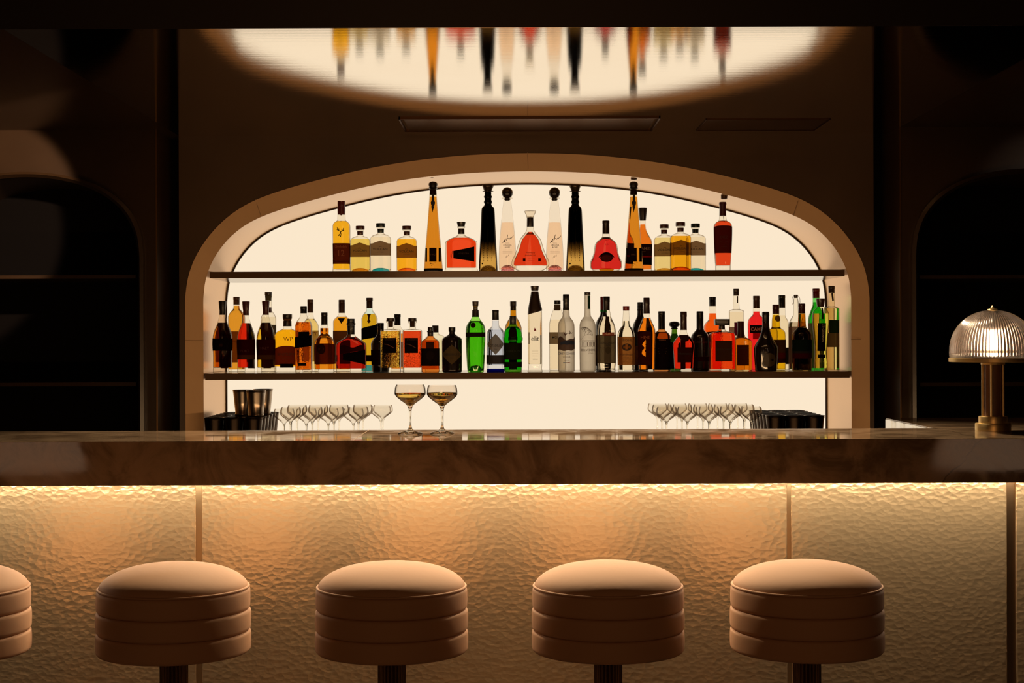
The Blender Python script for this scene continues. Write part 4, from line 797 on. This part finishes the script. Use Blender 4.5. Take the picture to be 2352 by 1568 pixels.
b.patch(-3, 5, lambda u: 727, lambda u: 762, paper('33251D', .08), name='neck_label'); b.stroke([[(0, 713), (-.5, 727)]], 1.2, '33251D', name='ribbon')
b = Bot('vodka_bottle', 'clear vodka bottle with small red cap and tan label', 1438, DF, LO, [(L_, 19.2), (845, 19.6), (775, 20.2), (768, 19.8), (760, 17.4), (753, 13), (749, 10), (744, 9), (735, 8), (725, 7.4), (712, 6.8)])
b.body(glass(e0=.5)); b.liq(liquid('FAF2E0', 1.2), 737, 849, .8); b.cap(703, 713.5, 7.7, 7.4, '8A1410')
l = b.rect(773, 838, paper('9A6030', .22, 'c08848')); b.text("Tito's", 781, 10, '3E1E0C', l, bold=.05); b.disc(0, 797, 11, 8.5, pbr('ink_oval', (.04, .014, .006), .7), parent=l, name='emblem', off=.0016); b.rect(791, 802, 'B07038', -3.5, 2, off=.0022, name='emblem'); b.text('Handmade', 814, 7, '4A2410', l); b.text('VODKA', 821.5, 5, '4A2410', l); b.stroke([[(-15, 826), (15, 826)], [(-14, 830), (14, 830)], [(-14, 833), (14, 833)]], .6, '5A3018', l, name='rule')
b = std('wine_bottle', 'dark bottle with green neck ring behind the orange zigzag bottle', 1470.5, DB, 18.8, (694, 710, 6.6, 6.8), '1A1612', (6.6, 726, 7.6), 756)
b.body(pbr('black_glass2', (.02, .012, .008), .1, coat=.5)); b.cap(710, 717.5, 6.8, 6.7, paper('3a2a1a', .1), 'collar'); b.cap(718, 724, 6.9, 7.2, paper('30C040', .4, '40e050'), 'neck_ring'); b.rect(794, 838, paper('7A4A30', .1), -18, 18, name='label'); b.text('IL', 801, 9, '2A1A10', x=-8)
b = Bot('cognac_bottle', 'bright orange cognac bottle with zigzag cutout label', 1485, DF, LO, [(L_, 18.4), (848, 18.6), (800, 19.8), (768, 20.4), (757, 19.6), (748, 16.6), (738, 12), (730, 9.2), (722, 8), (700, 7)])
b.body(CLR); b.liq(liquid('F57C0E', 1.22), 730.5, 848, .8); b.rings([(720, 7.8), (700, 7.2), (699, 7.6), (685, 7.4), (683.7, 6.8)], '2E1410')
l = b.patch(-99, 8.5, lambda u: 762 - 2 * math.sin(u * PI), lambda u: 838, paper('3A120A', .05), nx=56, ny=60, hole=[(-4, 780), (-12, 791), (-6, 799), (-12, 806), (-12, 813), (-2, 821), (-2, 810), (-6, 806), (-1, 798), (-5, 791), (-2, 788)]); b.text('HINE', 775, 9, 'A05028', l, x=-5, bold=.05)
b = std('liqueur_bottle', 'brown bottle with long black capsule and black label right of the zigzag bottle', 1519.5, 6.895, 20.2, (715, 757, 7.8, 7.8), '14100E', (7.6, 757.5, 8), 773)
b.body(glass((.8, .5, .25), .1, e0=.4)); b.liq(liquid('B0620E', 1.25), 762, 849, .9); b.patch(-99, 99, lambda u: 778, lambda u: 849, paper('14090A', .03)); b.text('RISERVA', 781, 4.4, '8A4A2A'); b.stroke([[(-9, 800), (9, 800)], [(-9, 807), (9, 807)], [(-8, 811), (8, 811)]], .8, '6A4A20', name='rule')
b = std('liqueur_bottle', 'dark green bottle with oval stopper, mostly hidden', 1548.7, DB, 15.5, (752, 756, 7, 8.5), '1E1812', (6, 768, 7), 786)
b.rings([(752.5, 3.5), (751, 8), (748, 12), (744.8, 13), (741, 11.6), (738.5, 7), (738, 2)], '1A120C', 'stopper'); b.body(glass((.25, .4, .1), .15, e0=.4)); b.liq(liquid('3A5A10', 1.2), 766, 848, .8); b.rect(786, 846, paper('1A1208', .05), name='label')
b = Bot('cognac_bottle', 'red cognac bottle with sloped shoulders, round medallion and brown label', 1570, DF, LO, [(L_, 20.5), (849, 21.4), (820, 22.8), (793, 24.8), (788, 24.2), (780, 19.5), (772, 13), (767, 9), (761, 7.6), (740, 7.2), (722, 7)], n=3.5, ratio=.55)
b.body(CLR); b.liq(liquid('D4200C', 1.22), 769, 846, .9); b.rings([(758, 7.4), (728, 7.2), (727, 7.7), (716.7, 7.6), (715.7, 7)], '34140E')
l = b.rect(797.5, 832, paper('30100A', .08), -16, 19); b.text('Hennessy', 812, 8, '1A0806', l, x=2); b.disc(2, 777.5, 9.2, 7, paper('2A0E0A', .04), off=.002, name='medallion')
b.patch(-6, 5, lambda u: 772, lambda u: 848, paper('3a0806', .1), off=-.0012, name='back_label', side=-1)
b = std('liqueur_bottle', 'opaque black round-shouldered bottle with faint red lettering', 1607.6, 6.91, 21, (715, 755.5, 7.8, 8), '14100E', (7.8, 756, 8.4), 775)
b.body(pbr('black_glass', (.012, .006, .004), .1, coat=.5)); b.text('LUXARDO', 786, 6.4, '4A100A'); b.stroke([[(-14, 818), (14, 818)]], .8, '4A3A20', name='rule'); b.rect(819, 829, '260404', name='label_band'); b.stroke([[(-10, 796), (10, 796)], [(-9, 801), (9, 801)], [(-8, 806), (8, 806)]], .6, '2A1810', name='rule')
b = std('liqueur_bottle', 'bright orange bottle with black cap behind the black round-shouldered bottle', 1636.6, DB, 20.5, (682, 703, 7.8, 7.6), '181210', (7.6, 734, 9.6), 751)
b.body(CLR); b.liq(liquid('FA560C', 1.15), 719.6, 848, .8); b.patch(-99, 99, lambda u: 764 - 6 * u, lambda u: 770 - 6 * u, paper('1A0C0A', .03)); 
b = Bot('liqueur_bottle', 'square orange-red liqueur bottle with wide black rectangular cap', 1657.8, DF, LO, [(L_, 29.5), (850, 30.6), (770, 29.6), (766, 28), (763, 22), (760.5, 13), (757, 7.6), (747, 6.8)], n=6, ratio=.8)
b.body(glass(e0=.45, edge=.3)); b.liq(liquid('E83A0C', 1.3, .1), 763, 847, 1.6); b.cap(732.7, 747, 17, 16.6, '15110F', n=9); b.cap(747, 757, 6.8, 7, '221612', 'neck')
l = b.rect(782.5, 829.5, paper('3A2414', .06), -18.5, 20.5); b.text('DISARONNO', 802.5, 6.4, '1E120A', l, bold=.04, x=1); b.stroke([[(-12, 808), (14, 808)]], .5, '1E120A', l, name='rule')
b = std('liqueur_bottle', 'tall square-shouldered clear bottle with brown stopper and purple label', 1691, DB, 16.3, (663, 679, 6.8, 6.6), '3C281A', (6.6, 710, 7.8), 714, n=4)
b.body(glass(e0=.5)); b.liq(liquid('F8EEDA', 1.15), 716, 848, .8); b.rect(740.5, 771, paper('6A1A38', .2), -7, 7); b.patch(-99, -7, lambda u: 751, lambda u: 800, paper('B09080', .3), name='side_label'); b.stroke([[(2, 680), (2, 696)]], 3, '5A4A3A', name='stopper_tab')
b = Bot('liqueur_bottle', 'square amber liqueur bottle with red-brown capsule and brown label', 1701, 6.945, LO, [(L_, 24), (850, 24.8), (790, 25), (784, 24), (778, 17), (773, 10.5), (766, 8.6), (758, 7.6), (745, 7)], n=6, ratio=.9)
b.body(glass((.97, .85, .6), .15, e0=.45)); b.liq(liquid('D8780E', 1.25), 775, 849, 1.2); b.rings([(776, 9.4), (766, 8.6), (759, 7.8), (739, 7.8), (737.8, 7.2)], '4A1E10'); l = b.rect(792, 839, paper('4A2008', .1), -12, 15.5); b.text('COINTREAU', 800, 4.8, '2A1206', l, bold=.03, x=2)
b = Bot('liqueur_bottle', 'bright pinkish red aperitif bottle with brown cap and dark name plate', 1737.3, 7.035, LO, [(L_, 18), (852, 19.5), (830, 19.6), (744, 20), (735, 18.6), (729, 14.5), (724, 9.6), (720, 8), (705, 7.6)])
b.body(CLR); b.liq(liquid('F41C22', 1.12), 715.5, 850, .8); b.rings([(708, 7.5), (690, 7.5), (689, 7.2), (688, 7.7), (680.5, 7.7), (679.5, 7.2)], '4E2C18')
l = b.rect(746.5, 765, paper('2A0E14', .03), -17, 99); b.text('CAMPA', 756.5, 11, 'FF9880', l, sx=.9, bold=.2, x=1); b.rect(765, 779, paper('8A1A2A', .35, 'c02028'), -11, 12, name='lower_label')
b = Bot('liqueur_bottle', 'dark conical-necked bottle flaring to a broad base with round seal', 1758.6, DF, LO, [(L_, 24), (850, 24.6), (830, 26), (800, 27.6), (795, 26.2), (785, 20.5), (775, 15), (762, 10.8), (750, 8.6), (738, 8), (725, 7.6)])
b.body(pbr('black_glass', (.012, .006, .004), .1, coat=.5)); b.rings([(740, 8.2), (727, 8), (725, 8.6), (718, 8.4), (716, 7)], '15100E'); b.disc(4, 826, 15, 15.5, pbr('bronze_seal', (.06, .035, .012), .5), off=.002, name='seal'); b.patch(-6, 3, lambda u: 742, lambda u: 752, paper('3a2a20', .05), name='neck_label')
b.rect(752, 760, paper('207014', .5, '40a020'), 0, 3, name='neck_glint') if False else None
b = Bot('liqueur_bottle', 'yellow-olive liqueur bottle with dark red cap and neck medallion', 1782, DM, LO, [(L_, 21), (850, 22), (775, 22.2), (764, 21.4), (758, 17.4), (754, 12), (750, 10), (735, 9.4), (725, 8), (705, 7.4)])
b.body(glass((.97, .9, .6), .2)); b.liq(liquid('E0B410', 1.22), 723, 847, .9); b.rings([(721, 7.8), (712, 7.8), (711, 7.4), (710, 7.9), (701, 7.9), (699.5, 7.3)], '4A0E14'); b.disc(3, 731.5, 7, 7.4, paper('7A5A14', .1), off=.002, name='medallion')
l = b.rect(780, 810, paper('4A3008', .12)); b.text('PAULO', 789, 8.5, '2A1806', l, x=6); b.rect(810, 823, paper('5A1408', .1), name='label_band'); b.rect(823, 833, paper('3A1408', .1), name='lower_label')
b = std('gin_bottle', 'clear bottle with black screw cap behind the yellow-olive liqueur', 1796, DB, 15.6, (678, 707, 7.7, 7.7), '1A1814', (7.3, 726, 8), 744)
b.body(glass(e0=.55)); b.liq(liquid('F8F0DA', 1.12), 724, 848, .8); b.rect(798, 836, '2A2620', -99, 99, name='label')
b = std('liqueur_bottle', 'slim clear swing-top bottle with wire clasp', 1828, DM, 17, (677, 684.5, 4.8, 4.2), '3E2418', (4.6, 722, 6), 748)
b.body(glass(e0=.35, edge=.12)); b.liq(liquid('C8B8A0', 1.4), 740, 848, .9); b.rect(750, 835, paper('96786A', .25, 'b09888'), -99, 12)
b.stroke([[(-5, 679), (-8.5, 684), (-8.5, 694), (-5, 699), (-6, 690), (-4, 686)], [(5, 679), (9, 684), (10, 694), (7, 700), (6, 690), (4, 686)], [(-5, 679), (5, 679)]], .9, pbr('wire', (.2, .12, .07), .3, 1), off=.0, name='wire_clasp') if False else None
def tube(pts, r, segs=8):
    bm = bmesh.new(); prev = None
    for i, p in enumerate(pts):
        p = Vector(p); d = (Vector(pts[min(i + 1, len(pts) - 1)]) - Vector(pts[max(0, i - 1)])).normalized(); u = d.cross(Vector((0, 1, .01))).normalized(); w_ = d.cross(u)
        ring = [bm.verts.new(p + u * r * math.cos(2 * PI * k / segs) + w_ * r * math.sin(2 * PI * k / segs)) for k in range(segs)]
        if prev:
            for k in range(segs): bm.faces.new((prev[k], prev[(k + 1) % segs], ring[(k + 1) % segs], ring[k]))
        prev = ring
    return bm
for s_ in (-1, 1):
    pts = [(s_ * x * b.s, -.001, b.z(y)) for x, y in ((3.5, 679), (7, 681), (9, 686), (9.5, 694), (7.5, 699), (5.5, 697), (5, 690), (4.2, 686))]
    mesh_obj('wire_clasp', tube(pts, .0009), pbr('wire', (.2, .12, .07), .3, 1), b.root)
b = std('liqueur_bottle', 'dark bottle with amber neck, dark red cap and dull red label band near right end', 1841.5, DF, 22.2, (697, 720, 7.8, 7.7), '3E0C10', (8, 751, 10), 770)
b.body(glass((.85, .65, .3), .1, e0=.5)); b.liq(liquid('1C1408', 1.3), 752, 850, .9); b.rect(780, 806, paper('101A12', .03)); b.rect(811, 823, paper('3A0A0C', .04), name='label_band'); b.rect(806, 811, '2A241E', name='label_stripe')
bm = bmesh.new(); lathe(bm, [(b.z(751), 9 * b.s), (b.z(735), 8.2 * b.s), (b.z(721), 7 * b.s)], segs=36); mesh_obj('neck_liquid', bm, liquid('D89A10', 1.2), b.root)
b = std('wine_bottle', 'bright green bottle with tall red capsule behind the last bottles on the right', 1874.5, DB, 18.5, (662.5, 684.6, 8, 7.8), '6E0C12', (7.4, 700, 8), 738)
b.body(glass((.4, .85, .4), .3, e0=.5)); b.liq(liquid('3CB43C', 1.15), 694, 848, .8); b.rect(742, 845, paper('A08878', .15), name='label')
b = Bot('liqueur_bottle', 'pale green-yellow bottle with wide brown stopper and vertical dark label', 1884.8, DF, LO, [(L_, 15), (835, 15.5), (810, 13.8), (780, 15.5), (755, 18), (735, 19.5), (722, 19.3), (712, 15), (707, 10), (704, 8)])
b.body(glass((.95, .93, .75), .3, e0=.45)); b.liq(liquid('D9CF5A', 1.25), 720, 845, .9); b.cap(685.5, 704.5, 10.2, 8.2, '3E1C12'); b.rect(742, 806, paper('120C08', .05), -10, 9); b.text('ST-GERMAIN', 765, 7, 'B8A888', x=2, vert=True, off=.0016, bold=.04); b.rect(814, 822, '120C08', -9, 8, name='lower_label'); b.rect(707, 733, '1A120C', -1, 3, name='neck_label')
b = std('liqueur_bottle', 'clear pale green-labelled bottle at far right end of lower shelf', 1910, 6.90, 16.8, (656.5, 672.5, 7.2, 7), '3A2A1C', (6.6, 703, 7.4), 710, n=3)
b.body(glass((.95, .93, .8), .25, e0=.4)); b.liq(liquid('E8DCA0', 1.3), 708, 849, .9); b.rect(735, 765, paper('1E3018', .05), -9, 14); b.rect(765, 797, paper('6A5A3a', .15), -14, 14, name='lower_label'); b.stroke([[(0, 673), (2, 691)]], 4.4, '3A2C20', name='stopper')

# ---------------------------------------------------------------- coupes on the bar
def coupe(name, lab, px, py_, D, zsurf, k=1.0, group=None, gl=None, fill=None, segs=48):
    """outline from the photographed coupe; k scales it"""
    s = k * 4.66 / F; p = P(px, 900, D); o = empty(name, (p.x, D, zsurf + .0004), lab, 'glass', group); h = lambda y: (999.5 - y) * s
    out = [(h(886), 32.3), (h(892), 34.4), (h(900), 35.6), (h(906), 35.9), (h(911), 34), (h(917), 28), (h(923), 20.5), (h(929), 12), (h(933), 8), (h(939), 4.6), (h(946), 3.2), (h(965), 2.7), (h(980), 3.0), (h(987), 4.6), (h(990), 8), (h(993), 16), (h(996.5), 27), (h(998), 28.6), (h(999.5), 28.4)]
    zs = [q[0] for q in reversed(out)]; as_ = [q[1] * s for q in reversed(out)]
    f = lambda z: pchip(zs, as_, z)
    zb = h(936); n = 26; bm = bmesh.new(); ro = [(zb + (zs[-1] - zb) * i / n, f(zb + (zs[-1] - zb) * i / n)) for i in range(n + 1)]
    lathe(bm, ro, segs=segs, closed=False); t_ = .9 * s; rin = [(max(z, zb + .0015), max(.0004, a - t_)) for z, a in ro]; 
    lathe(bm, rin, segs=segs, closed=False)
    mesh_obj('bowl', bm, gl or CLR, o, sharp=70)
    bm = bmesh.new(); n = 30; lathe(bm, [(zb * (i / n) ** 1.3, f(zb * (i / n) ** 1.3)) for i in range(n + 1)], segs=segs)
    mesh_obj('stem', bm, liquid('FFFAF0', 1.45), o, sharp=70)
    if fill:
        zt = h(fill); n = 18; bm = bmesh.new(); z0 = h(934.5); lathe(bm, [(z0 + (zt - z0) * i / n, max(.0008, f(z0 + (zt - z0) * i / n) - 1.3 * s)) for i in range(n + 1)], segs=64); mesh_obj('drink', bm, liquid('F2D060', 1.33), o, sharp=70)
    return o
G2 = glass((.985, .96, .93), .12, .12, .55)
coupe('coupe_glass', 'left of the two coupe glasses of pale gold wine on the bar', 942, 0, 4.66, Z_TOP, 1, 'filled coupes on the bar', G2, 905.5)
coupe('coupe_glass', 'right of the two coupe glasses of pale gold wine on the bar', 1015.5, 0, 4.67, Z_TOP, .985, 'filled coupes on the bar', G2, 903.5)
# empty coupes in the niche
G3 = glass((.988, .98, .965), .45, .06, .5)
proto = None
names = ['front', 'second', 'third', 'fourth', 'fifth']
ordn = ['first', 'second', 'third', 'fourth', 'fifth']
for side_, xs, nr in (('left', (652, 703, 753.5, 811), 5), ('right', (1530, 1578, 1628, 1677, 1726), 5)):
    for ci, px in enumerate(xs):
        for r in range(nr):
            D = 6.72 + r * .104; x = cx_(px, 6.72) + (.012 if r % 2 else 0)
            if proto is None: proto = coupe('coupe_glass', '', px, 0, D, Z_BC, .96, 'empty coupes in the niche', G3, None, 32); o = proto
            else: o = copy_tree(proto)
            o.location = (x, D, Z_BC + .0004); o['label'] = 'empty coupe, %s column from left in the %s cluster, %s row' % (ordn[ci], side_, names[r])
for r in range(2):
    o = copy_tree(proto); o.location = (cx_(873, 6.95), 6.98 + r * .11, Z_BC + .0004); o['label'] = ('nearer' if r == 0 else 'farther') + ' of two lone empty coupes at right end of the left cluster'
# metal cups
m_cup = pbr('dark_steel', (.10, .07, .05), .22, 1)
m_cup2 = pbr('silver_steel', (.42, .34, .27), .25, 1)
def cup(m, k=1):
    o = empty('julep_cup', (0, 0, 0), '', 'cup', None); h = .109 * k; r = .043 * k
    bm = bmesh.new(); lathe(bm, [(0, r * .74), (.0012, r * .78), (.005, r * .775), (.007, r * .74), (h * .5, r * .86), (h * .92, r * .965), (h * .955, r * .98), (h * .97, r * 1.01), (h, r * 1.02), (h, r * .97), (h * .95, r * .93), (h * .5, r * .82), (.009, r * .70), (.008, .001)], segs=40)
    mesh_obj('body', bm, m, o, sharp=50)
    bm = bmesh.new(); lathe(bm, [(h * .90, r * .96), (h * .905, r * .985), (h * .925, r * .99), (h * .93, r * .965)], segs=40, closed=False); mesh_obj('rim_band', bm, m, o, sharp=80); return o
c0 = cup(m_cup); first = True
rown = ['front', 'second', 'third', 'fourth', 'fifth', 'sixth']
for side_, xs in (('left', (491, 536, 580)), ('right', (1781, 1825, 1870))):
    for ci, px in enumerate(xs):
        for r in range(6):
            o = c0 if first else copy_tree(c0); first = False
            o.location = (cx_(px, 6.66), 6.66 + r * .092, Z_BC + .0004); o['group'] = 'dark metal cups on the back counter'
            o['label'] = 'dark metal cup, %s column of the %s cluster, %s row' % (ordn[ci], side_, rown[r])
c1 = cup(m_cup2)
for i, (px, r, lab) in enumerate(((557, 2.5, 'leftmost of three bright metal cups standing on the dark cups'), (587.5, 1.5, 'nearest of three bright metal cups standing on the dark cups'), (604, 3.5, 'rightmost of three bright metal cups standing on the dark cups'))):
    o = c1 if i == 0 else copy_tree(c1); o.location = (cx_(px, 6.66 + r * .092), 6.66 + r * .092, Z_BC + .1098); o['label'] = lab; o['group'] = 'bright cups on the stack'

# ---------------------------------------------------------------- made-up lamps on low tables, unseen, added for reflections in the bar front
m_added_glow = emis('added_glow', (1, .60, .36), 1.3)
for x, sd in ((-2.69, 'left'), (2.66, 'right')):
    t = empty('stand_in_table', (x, -.1, 0), 'made-up round side table, unseen, by the %s wall behind the camera' % sd, 'table')
    bm = bmesh.new(); lathe(bm, [(.50, .27), (.505, .28), (.52, .28), (.525, .27)], segs=48); mesh_obj('table_top', bm, m_shelf, t)
    bm = bmesh.new(); lathe(bm, [(0, .16), (.01, .16), (.02, .03), (.5, .025)], segs=32); mesh_obj('pedestal', bm, m_pole, t)
    t = empty('stand_in_lamp', (x, -.1, .5255), 'made-up low lamp, added for bar front reflections, by the %s wall' % sd, 'lamp')
    bm = bmesh.new(); lathe(bm, [(0, .08), (.01, .08), (.015, .02), (.12, .02)], segs=32); mesh_obj('base', bm, m_brass2, t)
    bm = bmesh.new(); lathe(bm, [(.13, .27), (.2, .26), (.3, .22), (.37, .15), (.4, .06)], segs=48); mesh_obj('lamp_shade', bm, m_added_glow, t)
